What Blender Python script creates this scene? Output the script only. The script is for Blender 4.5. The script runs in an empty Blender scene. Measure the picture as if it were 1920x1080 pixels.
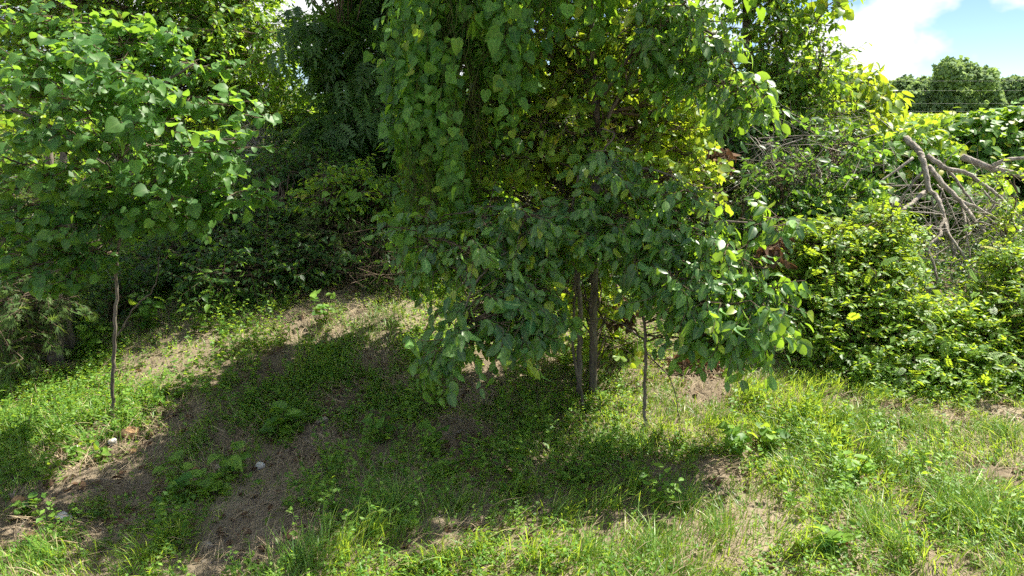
import bpy, math
import numpy as np
from mathutils import Matrix, Vector

rng = np.random.default_rng(11)
scene = bpy.context.scene
C = scene.collection

# ------------------------------------------------------------------ camera
CAM_H = 1.60
F = 1371.0                                   # focal length in photo pixels (1920 wide)
PITCH = math.radians(13.7)
cam_data = bpy.data.cameras.new("camera")
cam_data.sensor_width = 36.0
cam_data.lens = F / 1920.0 * 36.0
cam_data.clip_start = 0.05
cam_data.clip_end = 5000.0
cam = bpy.data.objects.new("camera", cam_data)
cam.location = (0, 0, CAM_H)
cam.rotation_euler = (math.pi / 2 - PITCH, 0, 0)
C.objects.link(cam)
scene.camera = cam

# ------------------------------------------------------------------ sky and sun
SUN_AZ = math.radians(55.0)                  # clockwise from +Y (view direction) towards +X
SUN_EL = math.radians(54.0)
world = bpy.data.worlds.new("World")
scene.world = world
world.use_nodes = True
wn = world.node_tree
wn.nodes.clear()


def N(tree, kind, **kw):
    n = tree.nodes.new(kind)
    for k, v in kw.items():
        if k.startswith("i_"):
            n.inputs[k[2:].replace("_", " ")].default_value = v
        else:
            setattr(n, k, v)
    return n


sky = N(wn, "ShaderNodeTexSky", sky_type="NISHITA")
sky.sun_disc = False
sky.sun_elevation = SUN_EL
sky.sun_rotation = SUN_AZ
sky.altitude = 200
sky.air_density = 0.7
sky.dust_density = 0.0
sky.ozone_density = 3.5
tc = N(wn, "ShaderNodeTexCoord")
mp = N(wn, "ShaderNodeMapping")
mp.inputs["Location"].default_value = (5.33, 4.2, 5.62)
mp.inputs["Scale"].default_value = (5.0, 5.0, 7.5)
noi = N(wn, "ShaderNodeTexNoise")
noi.inputs["Scale"].default_value = 1.0
noi.inputs["Detail"].default_value = 5.5
noi.inputs["Roughness"].default_value = 0.52
noi.inputs["Distortion"].default_value = 0.0
cr = N(wn, "ShaderNodeValToRGB")
cr.color_ramp.elements[0].position = 0.49
cr.color_ramp.elements[0].color = (0, 0, 0, 1)
cr.color_ramp.elements[1].position = 0.545
cr.color_ramp.elements[1].color = (1, 1, 1, 1)
cr2 = N(wn, "ShaderNodeValToRGB")
cr2.color_ramp.elements[0].position = 0.50
cr2.color_ramp.elements[0].color = (6.4, 7.1, 7.9, 1)
cr2.color_ramp.elements[1].position = 0.60
cr2.color_ramp.elements[1].color = (8.3, 8.4, 8.5, 1)
mixc = N(wn, "ShaderNodeMix", data_type="RGBA")
world.cycles.sampling_method = "MANUAL"
world.cycles.sample_map_resolution = 512
bg = N(wn, "ShaderNodeBackground")
bg.inputs["Strength"].default_value = 0.060
wo = N(wn, "ShaderNodeOutputWorld")
wn.links.new(tc.outputs["Generated"], mp.inputs["Vector"])
wn.links.new(mp.outputs["Vector"], noi.inputs["Vector"])
wn.links.new(noi.outputs["Fac"], cr.inputs["Fac"])
wn.links.new(noi.outputs["Fac"], cr2.inputs["Fac"])
sepz = N(wn, "ShaderNodeSeparateXYZ")
above = N(wn, "ShaderNodeMath", operation="MULTIPLY")
zr = N(wn, "ShaderNodeMapRange"); zr.inputs["From Min"].default_value = -0.02; zr.inputs["From Max"].default_value = 0.01
wn.links.new(tc.outputs["Generated"], sepz.inputs[0]); wn.links.new(sepz.outputs["Z"], zr.inputs["Value"])
wn.links.new(zr.outputs["Result"], above.inputs[0]); wn.links.new(cr.outputs["Color"], above.inputs[1])
wn.links.new(above.outputs[0], mixc.inputs["Factor"])
wn.links.new(sky.outputs["Color"], mixc.inputs["A"])
wn.links.new(cr2.outputs["Color"], mixc.inputs["B"])
wn.links.new(mixc.outputs["Result"], bg.inputs["Color"])
wn.links.new(bg.outputs["Background"], wo.inputs["Surface"])

sun_data = bpy.data.lights.new("sun", "SUN")
sun_data.energy = 5.0
sun_data.angle = math.radians(0.53)
sun_data.color = (1.0, 0.945, 0.81)
sun = bpy.data.objects.new("sun", sun_data)
SUN_DIR = np.array([math.sin(SUN_AZ) * math.cos(SUN_EL), math.cos(SUN_AZ) * math.cos(SUN_EL), math.sin(SUN_EL)])
sun.rotation_euler = Vector(SUN_DIR).to_track_quat("Z", "Y").to_euler()
sun.location = (6, 4, 12)
C.objects.link(sun)

# ------------------------------------------------------------------ exposure
vs = scene.view_settings
scene.display_settings.display_device = "sRGB"
vs.view_transform = "Standard"
vs.look = "None"
vs.gamma = 1.0
vs.exposure = 1.42
vs.use_curve_mapping = False
cy = scene.cycles
cy.max_bounces = 5
cy.diffuse_bounces = 3
cy.glossy_bounces = 2
cy.transmission_bounces = 3
cy.transparent_max_bounces = 4
cy.sample_clamp_indirect = 6.0
cy.use_denoising = False
cy.use_adaptive_sampling = True
cy.adaptive_threshold = 0.035

# ------------------------------------------------------------------ layout helpers
CP, SP = math.cos(PITCH), math.sin(PITCH)


def P(u, v, y):
    """world point at forward distance y seen in direction (u, v) of the photo"""
    a, b = (u - 960.0) / F, (540.0 - v) / F
    t = y / (CP + b * SP)
    return np.array([a * t, y, CAM_H + t * (b * CP - SP)])


def project(p):
    q = np.atleast_2d(p) - np.array([0, 0, CAM_H])
    dep = q[:, 1] * CP - q[:, 2] * SP
    up = q[:, 1] * SP + q[:, 2] * CP
    dep = np.where(dep < 0.05, 0.05, dep)
    return 960 + F * q[:, 0] / dep, 540 - F * up / dep, dep


def vnoise(x, y, seed=0):
    x = np.asarray(x, float); y = np.asarray(y, float)
    xi, yi = np.floor(x), np.floor(y)
    fx, fy = x - xi, y - yi
    fx = fx * fx * (3 - 2 * fx); fy = fy * fy * (3 - 2 * fy)

    def h(a, b):
        s = np.sin(a * 127.1 + b * 311.7 + seed * 74.7) * 43758.5453
        return s - np.floor(s)
    return (h(xi, yi) * (1 - fx) + h(xi + 1, yi) * fx) * (1 - fy) + (h(xi, yi + 1) * (1 - fx) + h(xi + 1, yi + 1) * fx) * fy


def fbm(x, y, seed=0, o=4):
    s, a = 0, 0.5
    for k in range(o):
        s = s + a * vnoise(x * 2 ** k, y * 2 ** k, seed + k)
        a *= 0.5
    return s


def sstep(a, b, x):
    t = np.clip((x - a) / (b - a), 0, 1)
    return t * t * (3 - 2 * t)


def H(x, y):
    x = np.asarray(x, float); y = np.asarray(y, float)
    near = 1 - sstep(12, 30, y)
    left = 1 - sstep(-1.0, 2.5, x)
    z = 0.30 * sstep(2.6, 6.0, y) + 0.76 * sstep(4.7, 8.2, y)
    z = z + left * 0.07 * sstep(3.0, 5.5, y)
    z = z + near * (0.10 * (fbm(x * 0.6, y * 0.6, 3, 3) - 0.45) + 0.05 * (fbm(x * 2.3, y * 2.3, 5, 3) - 0.45)
                    + 0.035 * (fbm(x * 9, y * 9, 8, 3) - 0.45))
    return z


def gp(u, v):
    """ground point seen at pixel (u, v)"""
    lo = 1.0
    for k in range(600):
        y = lo + k * 0.03
        p = P(u, v, y)
        if p[2] <= float(H(p[0], p[1])):
            p[2] = float(H(p[0], p[1]))
            return p
    return P(u, v, 18)


def nrm(a):
    return a / np.maximum(np.linalg.norm(a, axis=-1, keepdims=True), 1e-9)


# ------------------------------------------------------------------ materials
def leaf_mat(name, c_dark, c_light, trans, odd=None, odd_at=0.96, rough=0.42, spec=0.45, mix=0.42, back=1.25, rib=0.25):
    m = bpy.data.materials.new(name)
    m.use_nodes = True
    t = m.node_tree
    t.nodes.clear()
    at = N(t, "ShaderNodeAttribute", attribute_name="rnd")
    oi = N(t, "ShaderNodeObjectInfo")
    ad = N(t, "ShaderNodeMath", operation="ADD")
    fr = N(t, "ShaderNodeMath", operation="FRACT")
    t.links.new(at.outputs["Fac"], ad.inputs[0]); t.links.new(oi.outputs["Random"], ad.inputs[1])
    t.links.new(ad.outputs[0], fr.inputs[0])
    ramp = N(t, "ShaderNodeValToRGB")
    e = ramp.color_ramp.elements
    e[0].color = (*c_dark, 1); e[1].color = (*c_light, 1)
    if odd is not None:
        e[1].position = odd_at - 0.03
        n = ramp.color_ramp.elements.new(odd_at); n.color = (*odd, 1)
    t.links.new(fr.outputs[0], ramp.inputs["Fac"])
    # blotches
    no = N(t, "ShaderNodeTexNoise"); no.inputs["Scale"].default_value = 34.0; no.inputs["Detail"].default_value = 3.0
    geo = N(t, "ShaderNodeNewGeometry")
    t.links.new(geo.outputs["Position"], no.inputs["Vector"])
    mr = N(t, "ShaderNodeMapRange"); mr.inputs["To Min"].default_value = 0.62; mr.inputs["To Max"].default_value = 1.38
    mr.inputs["From Min"].default_value = 0.25; mr.inputs["From Max"].default_value = 0.75
    t.links.new(no.outputs["Fac"], mr.inputs["Value"])
    mul = N(t, "ShaderNodeVectorMath", operation="SCALE")
    t.links.new(ramp.outputs["Color"], mul.inputs[0]); t.links.new(mr.outputs["Result"], mul.inputs["Scale"])
    # pale midrib
    lx = N(t, "ShaderNodeAttribute", attribute_name="lx")
    rr = N(t, "ShaderNodeMapRange"); rr.inputs["From Min"].default_value = 0.0; rr.inputs["From Max"].default_value = 0.06
    rr.inputs["To Min"].default_value = rib; rr.inputs["To Max"].default_value = 0.0
    t.links.new(lx.outputs["Fac"], rr.inputs["Value"])
    mrb = N(t, "ShaderNodeMix", data_type="RGBA"); mrb.inputs["B"].default_value = (0.30, 0.40, 0.14, 1)
    t.links.new(rr.outputs["Result"], mrb.inputs["Factor"]); t.links.new(mul.outputs["Vector"], mrb.inputs["A"])
    # paler underside
    bk = N(t, "ShaderNodeMapRange"); bk.inputs["To Min"].default_value = 1.0; bk.inputs["To Max"].default_value = back
    t.links.new(geo.outputs["Backfacing"], bk.inputs["Value"])
    col = N(t, "ShaderNodeVectorMath", operation="SCALE")
    t.links.new(mrb.outputs["Result"], col.inputs[0]); t.links.new(bk.outputs["Result"], col.inputs["Scale"])
    pb = N(t, "ShaderNodeBsdfPrincipled")
    pb.inputs["Specular IOR Level"].default_value = spec
    rg = N(t, "ShaderNodeMapRange"); rg.inputs["To Min"].default_value = rough; rg.inputs["To Max"].default_value = min(0.9, rough + 0.25)
    t.links.new(geo.outputs["Backfacing"], rg.inputs["Value"]); t.links.new(rg.outputs["Result"], pb.inputs["Roughness"])
    t.links.new(col.outputs["Vector"], pb.inputs["Base Color"])
    tr = N(t, "ShaderNodeBsdfTranslucent")
    tmx = N(t, "ShaderNodeMix", data_type="RGBA", blend_type="MULTIPLY"); tmx.inputs["Factor"].default_value = 1.0
    tint = N(t, "ShaderNodeMapRange"); tint.inputs["To Min"].default_value = 0.65; tint.inputs["To Max"].default_value = 1.2
    t.links.new(fr.outputs[0], tint.inputs["Value"])
    tsc = N(t, "ShaderNodeVectorMath", operation="SCALE"); tsc.inputs[0].default_value = trans
    t.links.new(tint.outputs["Result"], tsc.inputs["Scale"]); t.links.new(tsc.outputs["Vector"], tr.inputs["Color"])
    ms = N(t, "ShaderNodeMixShader"); ms.inputs["Fac"].default_value = mix
    t.links.new(pb.outputs["BSDF"], ms.inputs[1]); t.links.new(tr.outputs["BSDF"], ms.inputs[2])
    out = N(t, "ShaderNodeOutputMaterial"); t.links.new(ms.outputs["Shader"], out.inputs["Surface"])
    return m


def solid_mat(name, stops, scale=8.0, rough=0.9, bump=0.4, bscale=None, stretch=(1, 1, 1), detail=8.0, spec=0.2, bdist=0.01):
    m = bpy.data.materials.new(name)
    m.use_nodes = True
    t = m.node_tree
    pb = t.nodes["Principled BSDF"]
    pb.inputs["Roughness"].default_value = rough
    pb.inputs["Specular IOR Level"].default_value = spec
    geo = N(t, "ShaderNodeNewGeometry")
    mp_ = N(t, "ShaderNodeMapping"); mp_.inputs["Scale"].default_value = stretch
    t.links.new(geo.outputs["Position"], mp_.inputs["Vector"])
    no = N(t, "ShaderNodeTexNoise"); no.inputs["Scale"].default_value = scale; no.inputs["Detail"].default_value = detail
    no.inputs["Roughness"].default_value = 0.6
    t.links.new(mp_.outputs["Vector"], no.inputs["Vector"])
    r = N(t, "ShaderNodeValToRGB")
    els = r.color_ramp.elements
    while len(els) < len(stops):
        els.new(0.5)
    for e, (p_, c_) in zip(els, stops):
        e.position = p_; e.color = (*c_, 1)
    t.links.new(no.outputs["Fac"], r.inputs["Fac"]); t.links.new(r.outputs["Color"], pb.inputs["Base Color"])
    n2 = N(t, "ShaderNodeTexNoise"); n2.inputs["Scale"].default_value = bscale or scale * 3; n2.inputs["Detail"].default_value = 6.0
    t.links.new(mp_.outputs["Vector"], n2.inputs["Vector"])
    b = N(t, "ShaderNodeBump"); b.inputs["Strength"].default_value = bump; b.inputs["Distance"].default_value = bdist
    t.links.new(n2.outputs["Fac"], b.inputs["Height"]); t.links.new(b.outputs["Normal"], pb.inputs["Normal"])
    return m


M = {}
M["redbud"] = leaf_mat("redbud_leaf", (0.034, 0.115, 0.026), (0.100, 0.220, 0.052), (0.36, 0.62, 0.05), rough=0.48, spec=0.36, back=1.4, mix=0.42)
M["vine"] = leaf_mat("vine_leaf", (0.028, 0.100, 0.020), (0.100, 0.235, 0.036), (0.44, 0.72, 0.04), (0.24, 0.30, 0.03), 0.985, rough=0.50, spec=0.30, mix=0.38)
M["persimmon"] = leaf_mat("oval_leaf", (0.024, 0.090, 0.028), (0.110, 0.235, 0.048), (0.46, 0.74, 0.04), (0.26, 0.34, 0.03), 0.97, rough=0.42, spec=0.6, mix=0.36, back=1.8, rib=0.4)
M["fine"] = leaf_mat("fine_leaf", (0.036, 0.115, 0.020), (0.125, 0.260, 0.036), (0.48, 0.72, 0.04), (0.30, 0.30, 0.04), 0.98, rough=0.48, spec=0.35)
M["dark"] = leaf_mat("shade_darkened_leaf", (0.022, 0.076, 0.023), (0.062, 0.150, 0.036), (0.26, 0.48, 0.04), rough=0.46, spec=0.35)  # leaf colour darkened to put the bank hollow's shade into it
M["yellow"] = leaf_mat("yellowgreen_leaf", (0.075, 0.165, 0.020), (0.190, 0.315, 0.036), (0.60, 0.74, 0.04), (0.42, 0.36, 0.04), 0.965, rough=0.45, spec=0.35)
M["locust"] = leaf_mat("locust_leaf", (0.036, 0.120, 0.020), (0.170, 0.310, 0.036), (0.58, 0.76, 0.04), (0.40, 0.36, 0.04), 0.98, rough=0.46, spec=0.3, mix=0.38)
M["mound"] = leaf_mat("mound_leaf", (0.050, 0.150, 0.034), (0.140, 0.275, 0.065), (0.44, 0.66, 0.04), (0.42, 0.40, 0.06), 0.96, rough=0.48, spec=0.38, back=1.5)
M["far"] = leaf_mat("haze_tinted_leaf", (0.125, 0.205, 0.100), (0.220, 0.310, 0.135), (0.36, 0.50, 0.14), rough=0.8, mix=0.35, spec=0.1)  # paler, bluish leaf colour stands in for distance haze
M["cedar"] = leaf_mat("cedar_needle", (0.040, 0.090, 0.024), (0.095, 0.160, 0.036), (0.28, 0.40, 0.06), rough=0.6, mix=0.3, spec=0.25)
M["deadleaf"] = leaf_mat("dead_leaf", (0.080, 0.048, 0.030), (0.175, 0.105, 0.062), (0.18, 0.09, 0.045), rough=0.7, spec=0.2, mix=0.25, rib=0.0)
M["grass"] = leaf_mat("grass_blade", (0.046, 0.155, 0.026), (0.190, 0.330, 0.056), (0.54, 0.70, 0.05), (0.50, 0.45, 0.22), 0.93, rough=0.42, spec=0.4, mix=0.40, rib=0.0)
M["weed"] = leaf_mat("weed_leaf", (0.048, 0.160, 0.026), (0.180, 0.320, 0.046), (0.52, 0.70, 0.05), (0.20, 0.34, 0.05), 0.975, rough=0.5, rib=0.1, spec=0.35)
M["straw"] = leaf_mat("straw", (0.20, 0.14, 0.085), (0.46, 0.37, 0.24), (0.36, 0.28, 0.14), rough=0.7, spec=0.25, mix=0.15, rib=0.0)
M["bark"] = solid_mat("grey_bark", [(0.30, (0.060, 0.050, 0.040)), (0.55, (0.16, 0.135, 0.110)), (0.75, (0.28, 0.25, 0.21))], 26, stretch=(1, 1, 0.25), bump=0.9, bscale=60)
M["twig"] = solid_mat("twig_bark", [(0.35, (0.07, 0.05, 0.035)), (0.65, (0.17, 0.13, 0.09))], 12, bump=0.3)
M["drytwig"] = solid_mat("dry_twig", [(0.35, (0.18, 0.155, 0.13)), (0.65, (0.40, 0.36, 0.32))], 9, bump=0.3)
M["deadwood"] = solid_mat("dead_wood", [(0.28, (0.12, 0.100, 0.082)), (0.50, (0.31, 0.27, 0.23)), (0.72, (0.50, 0.45, 0.40))], 30, stretch=(1, 1, 0.5), bump=0.9, bscale=90)
M["cutwood"] = solid_mat("cut_wood", [(0.3, (0.40, 0.28, 0.15)), (0.7, (0.60, 0.46, 0.28))], 30, bump=0.2)
M["vinestem"] = solid_mat("vine_stem", [(0.35, (0.045, 0.05, 0.018)), (0.65, (0.10, 0.12, 0.035))], 12, bump=0.1)
M["stone_white"] = solid_mat("white_stone", [(0.30, (0.38, 0.36, 0.33)), (0.6, (0.72, 0.70, 0.67))], 40, bump=0.6)
M["stone_tan"] = solid_mat("tan_stone", [(0.30, (0.26, 0.15, 0.075)), (0.6, (0.46, 0.29, 0.15)), (0.8, (0.55, 0.40, 0.25))], 28, bump=0.7)
M["stone_grey"] = solid_mat("grey_stone", [(0.30, (0.20, 0.165, 0.13)), (0.7, (0.42, 0.36, 0.30))], 28, bump=0.7)
M["wire"] = solid_mat("fence_wire", [(0.3, (0.30, 0.30, 0.30)), (0.7, (0.45, 0.45, 0.44))], 4, rough=0.6, bump=0.0, spec=0.6)
M["post"] = solid_mat("fence_post", [(0.3, (0.20, 0.17, 0.13)), (0.7, (0.36, 0.31, 0.25))], 16, stretch=(1, 1, 0.2), bump=0.6)
M["hill"] = solid_mat("hill_woods", [(0.35, (0.040, 0.085, 0.035)), (0.65, (0.085, 0.14, 0.05))], 0.03, bump=0.0)
M["field"] = solid_mat("crop_field", [(0.30, (0.13, 0.19, 0.04)), (0.55, (0.24, 0.30, 0.07)), (0.75, (0.34, 0.36, 0.12))], 1.6, bump=0.4, stretch=(0.4, 1.0, 1), bdist=0.05)


def ground_mat():
    m = bpy.data.materials.new("soil_and_litter")
    m.use_nodes = True
    t = m.node_tree
    pb = t.nodes["Principled BSDF"]
    pb.inputs["Roughness"].default_value = 0.95
    pb.inputs["Specular IOR Level"].default_value = 0.1
    geo = N(t, "ShaderNodeNewGeometry")
    n1 = N(t, "ShaderNodeTexNoise", i_Scale=1.3, i_Detail=6.0)
    n2 = N(t, "ShaderNodeTexNoise", i_Scale=55.0, i_Detail=8.0, i_Roughness=0.7)
    n3 = N(t, "ShaderNodeTexVoronoi", i_Scale=70.0)
    for n in (n1, n2, n3):
        t.links.new(geo.outputs["Position"], n.inputs["Vector"])
    r1 = N(t, "ShaderNodeValToRGB")
    e = r1.color_ramp.elements
    e[0].position = 0.36; e[0].color = (0.10, 0.078, 0.058, 1)
    e[1].position = 0.66; e[1].color = (0.34, 0.285, 0.205, 1)
    n = e.new(0.5); n.color = (0.19, 0.152, 0.108, 1)
    mx = N(t, "ShaderNodeMath", operation="ADD")
    sc_ = N(t, "ShaderNodeMath", operation="MULTIPLY"); sc_.inputs[1].default_value = 0.5
    sc2 = N(t, "ShaderNodeMath", operation="MULTIPLY"); sc2.inputs[1].default_value = 0.5
    t.links.new(n1.outputs["Fac"], sc_.inputs[0]); t.links.new(n2.outputs["Fac"], sc2.inputs[0])
    t.links.new(sc_.outputs[0], mx.inputs[0]); t.links.new(sc2.outputs[0], mx.inputs[1])
    t.links.new(mx.outputs[0], r1.inputs["Fac"])
    t.links.new(r1.outputs["Color"], pb.inputs["Base Color"])
    b = N(t, "ShaderNodeBump", i_Strength=0.7, i_Distance=0.01)
    b2 = N(t, "ShaderNodeBump", i_Strength=0.2, i_Distance=0.006)
    t.links.new(n2.outputs["Fac"], b.inputs["Height"]); t.links.new(n3.outputs["Distance"], b2.inputs["Height"])
    t.links.new(b.outputs["Normal"], b2.inputs["Normal"]); t.links.new(b2.outputs["Normal"], pb.inputs["Normal"])
    return m


M["ground"] = ground_mat()
M["clod"] = solid_mat("soil_crumb", [(0.3, (0.10, 0.075, 0.055)), (0.55, (0.22, 0.17, 0.12)), (0.75, (0.42, 0.36, 0.29))], 14, bump=0.3)


# ------------------------------------------------------------------ mesh helpers
def make_mesh(name, verts, tris, attrs=None, smooth=True):
    me = bpy.data.meshes.new(name)
    verts = np.ascontiguousarray(verts, np.float32); tris = np.ascontiguousarray(tris, np.int32)
    me.vertices.add(len(verts)); me.vertices.foreach_set("co", verts.ravel())
    me.loops.add(tris.size); me.loops.foreach_set("vertex_index", tris.ravel())
    me.polygons.add(len(tris))
    me.polygons.foreach_set("loop_start", np.arange(0, tris.size, 3, dtype=np.int32))
    me.polygons.foreach_set("loop_total", np.full(len(tris), 3, np.int32))
    me.update(calc_edges=True)
    me.polygons.foreach_set("use_smooth", np.full(len(tris), smooth, bool))
    for k, a in (attrs or {}).items():
        at = me.attributes.new(k, "FLOAT", "POINT")
        at.data.foreach_set("value", np.ascontiguousarray(a, np.float32))
    return me


def link(name, me, mat, parent=None, **props):
    o = bpy.data.objects.new(name, me)
    if me is not None and mat is not None and not me.materials:
        me.materials.append(mat)
    C.objects.link(o)
    if parent is not None:
        o.parent = parent
        o.matrix_parent_inverse = Matrix.Translation(-Vector(parent.location))
    for k, v in props.items():
        o[k] = v
    return o


def thing(name, label, cat, loc, group=None):
    o = bpy.data.objects.new(name, None)
    o.empty_display_size = 0.1
    o.location = [float(c) for c in loc]
    C.objects.link(o)
    o["label"] = label; o["category"] = cat
    if group:
        o["group"] = group
    return o


def smooth_path(pts, n=6):
    """Catmull-Rom through the points"""
    pts = np.asarray(pts, float)
    if len(pts) < 3:
        t = np.linspace(0, 1, n + 1)[:, None]
        return pts[0] * (1 - t) + pts[-1] * t
    q = np.vstack([2 * pts[0] - pts[1], pts, 2 * pts[-1] - pts[-2]])
    out = []
    for i in range(1, len(q) - 2):
        for k in range(n):
            t = k / n
            out.append(0.5 * (2 * q[i] + (q[i + 1] - q[i - 1]) * t + (2 * q[i - 1] - 5 * q[i] + 4 * q[i + 1] - q[i + 2]) * t * t
                              + (-q[i - 1] + 3 * q[i] - 3 * q[i + 1] + q[i + 2]) * t ** 3))
    out.append(pts[-1])
    return np.array(out)


def tube(path, r0, r1, sides=7, lump=0.10, cap=True):
    path = np.asarray(path, float)
    k = len(path)
    rad = np.linspace(r0, r1, k) if np.isscalar(r0) else np.asarray(r0)
    tan = nrm(np.gradient(path, axis=0))
    ref = np.array([0.31, 0.87, 0.38])
    s = nrm(np.cross(tan, ref)); b = np.cross(tan, s)
    ang = np.linspace(0, 2 * math.pi, sides, endpoint=False)
    rr = rad[:, None] * (1 + lump * rng.normal(size=(k, sides)))
    v = path[:, None, :] + rr[..., None] * (np.cos(ang)[None, :, None] * s[:, None, :] + np.sin(ang)[None, :, None] * b[:, None, :])
    v = v.reshape(-1, 3)
    f = []
    for i in range(k - 1):
        for j in range(sides):
            a, b_ = i * sides + j, i * sides + (j + 1) % sides
            c, d = a + sides, b_ + sides
            f += [(a, b_, d), (a, d, c)]
    if cap:
        n0 = len(v); v = np.vstack([v, path[0], path[-1]])
        for j in range(sides):
            f.append((n0, (j + 1) % sides, j)); f.append((n0 + 1, (k - 1) * sides + j, (k - 1) * sides + (j + 1) % sides))
    return v, np.array(f)


def sticks(a, b, r0, r1, sag=None):
    """many thin three-sided two-segment twigs from a to b in one go"""
    n = len(a)
    mid = (a + b) / 2 + (sag if sag is not None else rng.normal(size=(n, 3)) * 0.05 * np.linalg.norm(b - a, axis=1, keepdims=True))
    d = nrm(b - a)
    s = nrm(np.cross(d, rng.normal(size=(n, 3)))); t = np.cross(d, s)
    r0 = np.broadcast_to(r0, (n,)); r1 = np.broadcast_to(r1, (n,))
    rings = []
    for p, r in ((a, r0), (mid, (r0 + r1) / 2), (b, r1)):
        for k in range(3):
            an = k * 2.0944
            rings.append(p + r[:, None] * (math.cos(an) * s + math.sin(an) * t))
    v = np.stack(rings, 1)
    f = []
    for i in (0, 3):
        for j in range(3):
            p, q = i + j, i + (j + 1) % 3
            f += [(p, q, q + 3), (p, q + 3, p + 3)]
    f = np.array(f)
    return v.reshape(-1, 3), (f[None] + (np.arange(n) * 9)[:, None, None]).reshape(-1, 3)


def sticks1(a, b, r0, r1):
    """many thin straight three-sided twigs"""
    n = len(a)
    d = nrm(b - a)
    s = nrm(np.cross(d, rng.normal(size=(n, 3)))); t = np.cross(d, s)
    r0 = np.broadcast_to(r0, (n,)); r1 = np.broadcast_to(r1, (n,))
    v = np.stack([p + r[:, None] * (math.cos(k * 2.0944) * s + math.sin(k * 2.0944) * t) for p, r in ((a, r0), (b, r1)) for k in range(3)], 1)
    f = np.array([q for j in range(3) for q in ((j, (j + 1) % 3, (j + 1) % 3 + 3), (j, (j + 1) % 3 + 3, j + 3))])
    return v.reshape(-1, 3), (f[None] + (np.arange(n) * 6)[:, None, None]).reshape(-1, 3)


def join(parts):
    vs_, fs, o = [], [], 0
    for v, f in parts:
        vs_.append(v); fs.append(f + o); o += len(v)
    return np.vstack(vs_), np.vstack(fs)


# ------------------------------------------------------------------ leaf templates (x across, y along, z normal)
def leaf_template(half, mids, fold=0.18, droop=0.22, wave=0.0):
    """half: outline points (x,y) of the right side from base to tip, mids: midrib y values incl. base and tip"""
    v = [(0, y) for y in mids]
    nm = len(mids)
    r = list(range(nm, nm + len(half))); l = list(range(nm + len(half), nm + 2 * len(half)))
    v += list(half) + [(-x, y) for x, y in half]
    v = np.array(v, float)
    f = []

    def strip(side, flip):
        chain = [0] + side + [nm - 1]
        mi = 0
        for i in range(len(chain) - 1):
            a, b = chain[i], chain[i + 1]
            while mi < nm - 2 and mids[mi + 1] <= (v[a][1] + v[b][1]) / 2 + 1e-6 and a != 0:
                f.append((mi, a, mi + 1) if flip else (mi, mi + 1, a)); mi += 1
            if a == 0 and mi == 0:
                mid = 1 if nm > 2 else nm - 1
                f.append((0, b, mid) if flip else (0, mid, b)); mi = mid
            elif b != mi and a != mi:
                f.append((mi, a, b) if flip else (mi, b, a))
    strip(r, True); strip(l, False)
    f = np.array([t for t in f if len(set(t)) == 3])
    x, y = v[:, 0], v[:, 1]
    z = fold * np.abs(x) - droop * y * y + wave * np.sin(y * 7) * np.abs(x)
    V = np.stack([x, y, z], 1)
    # consistent winding: normals up
    for i, t in enumerate(f):
        nz = np.cross(V[t[1]] - V[t[0]], V[t[2]] - V[t[0]])[2]
        if nz < 0:
            f[i] = t[::-1]
    return dict(v=V, f=f, lx=np.abs(x))


def compound_template(pairs, length_leaflet, width, base=0.2, droop=0.25, lift=0.1):
    vs_, fs, lx = [], [], []
    n = 0

    def leaflet(o, d, s, L, W):
        nonlocal n
        p = [o, o + d * L * 0.5 + s * W, o + d * L, o + d * L * 0.5 - s * W]
        for i, q in enumerate(p):
            zz = lift * L * (i in (1, 3)) - droop * q[1] ** 2
            vs_.append((q[0], q[1], zz)); lx.append(0.0 if i in (0, 2) else W)
        fs.extend([(n, n + 1, n + 2), (n, n + 2, n + 3)])
        n += 4
    for i in range(pairs):
        y = base + (1 - base) * i / pairs
        L = length_leaflet * (0.75 + 0.5 * math.sin(math.pi * (i + 0.7) / (pairs + 0.6)))
        for sgn in (1, -1):
            d = np.array([sgn * 0.92, 0.40]); s = np.array([0.40, -sgn * 0.92])
            leaflet(np.array([0.0, y]), d, s, L, width)
    leaflet(np.array([0.0, 1.0 - 0.4 * (1 - base) / pairs]), np.array([0, 1.0]), np.array([1.0, 0]), length_leaflet, width)
    # rachis
    for a, b in ((0.0, 0.5), (0.5, 1.0)):
        for y, x in ((a, -0.008), (a, 0.008), (b, 0.006), (b, -0.006)):
            vs_.append((x, y, -droop * y * y)); lx.append(0.0)
        fs.extend([(n, n + 1, n + 2), (n, n + 2, n + 3)]); n += 4
    V = np.array(vs_); f = np.array(fs)
    for i, t in enumerate(f):
        if np.cross(V[t[1]] - V[t[0]], V[t[2]] - V[t[0]])[2] < 0:
            f[i] = t[::-1]
    return dict(v=V, f=f, lx=np.array(lx))


T = {}
T["heart"] = leaf_template([(0.20, -0.12), (0.45, 0.02), (0.50, 0.30), (0.32, 0.66)], [0.0, 0.35, 0.7, 1.0], 0.12, 0.25, 0.05)
T["round"] = leaf_template([(0.28, -0.07), (0.50, 0.18), (0.50, 0.48), (0.28, 0.80)], [0.0, 0.35, 0.7, 1.0], 0.20, 0.30, 0.05)
T["oval"] = leaf_template([(0.15, 0.08), (0.27, 0.35), (0.25, 0.65), (0.12, 0.88)], [0.0, 0.4, 0.75, 1.0], 0.30, 0.28, 0.06)
T["small"] = leaf_template([(0.26, 0.25), (0.25, 0.60)], [0.0, 0.5, 1.0], 0.25, 0.25)
T["heart_lo"] = leaf_template([(0.35, -0.08), (0.46, 0.35)], [0.0, 1.0], 0.12, 0.25)
T["round_lo"] = leaf_template([(0.42, 0.05), (0.44, 0.60)], [0.0, 1.0], 0.20, 0.30)
T["oval_lo"] = leaf_template([(0.22, 0.22), (0.24, 0.68)], [0.0, 1.0], 0.30, 0.28)
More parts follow.
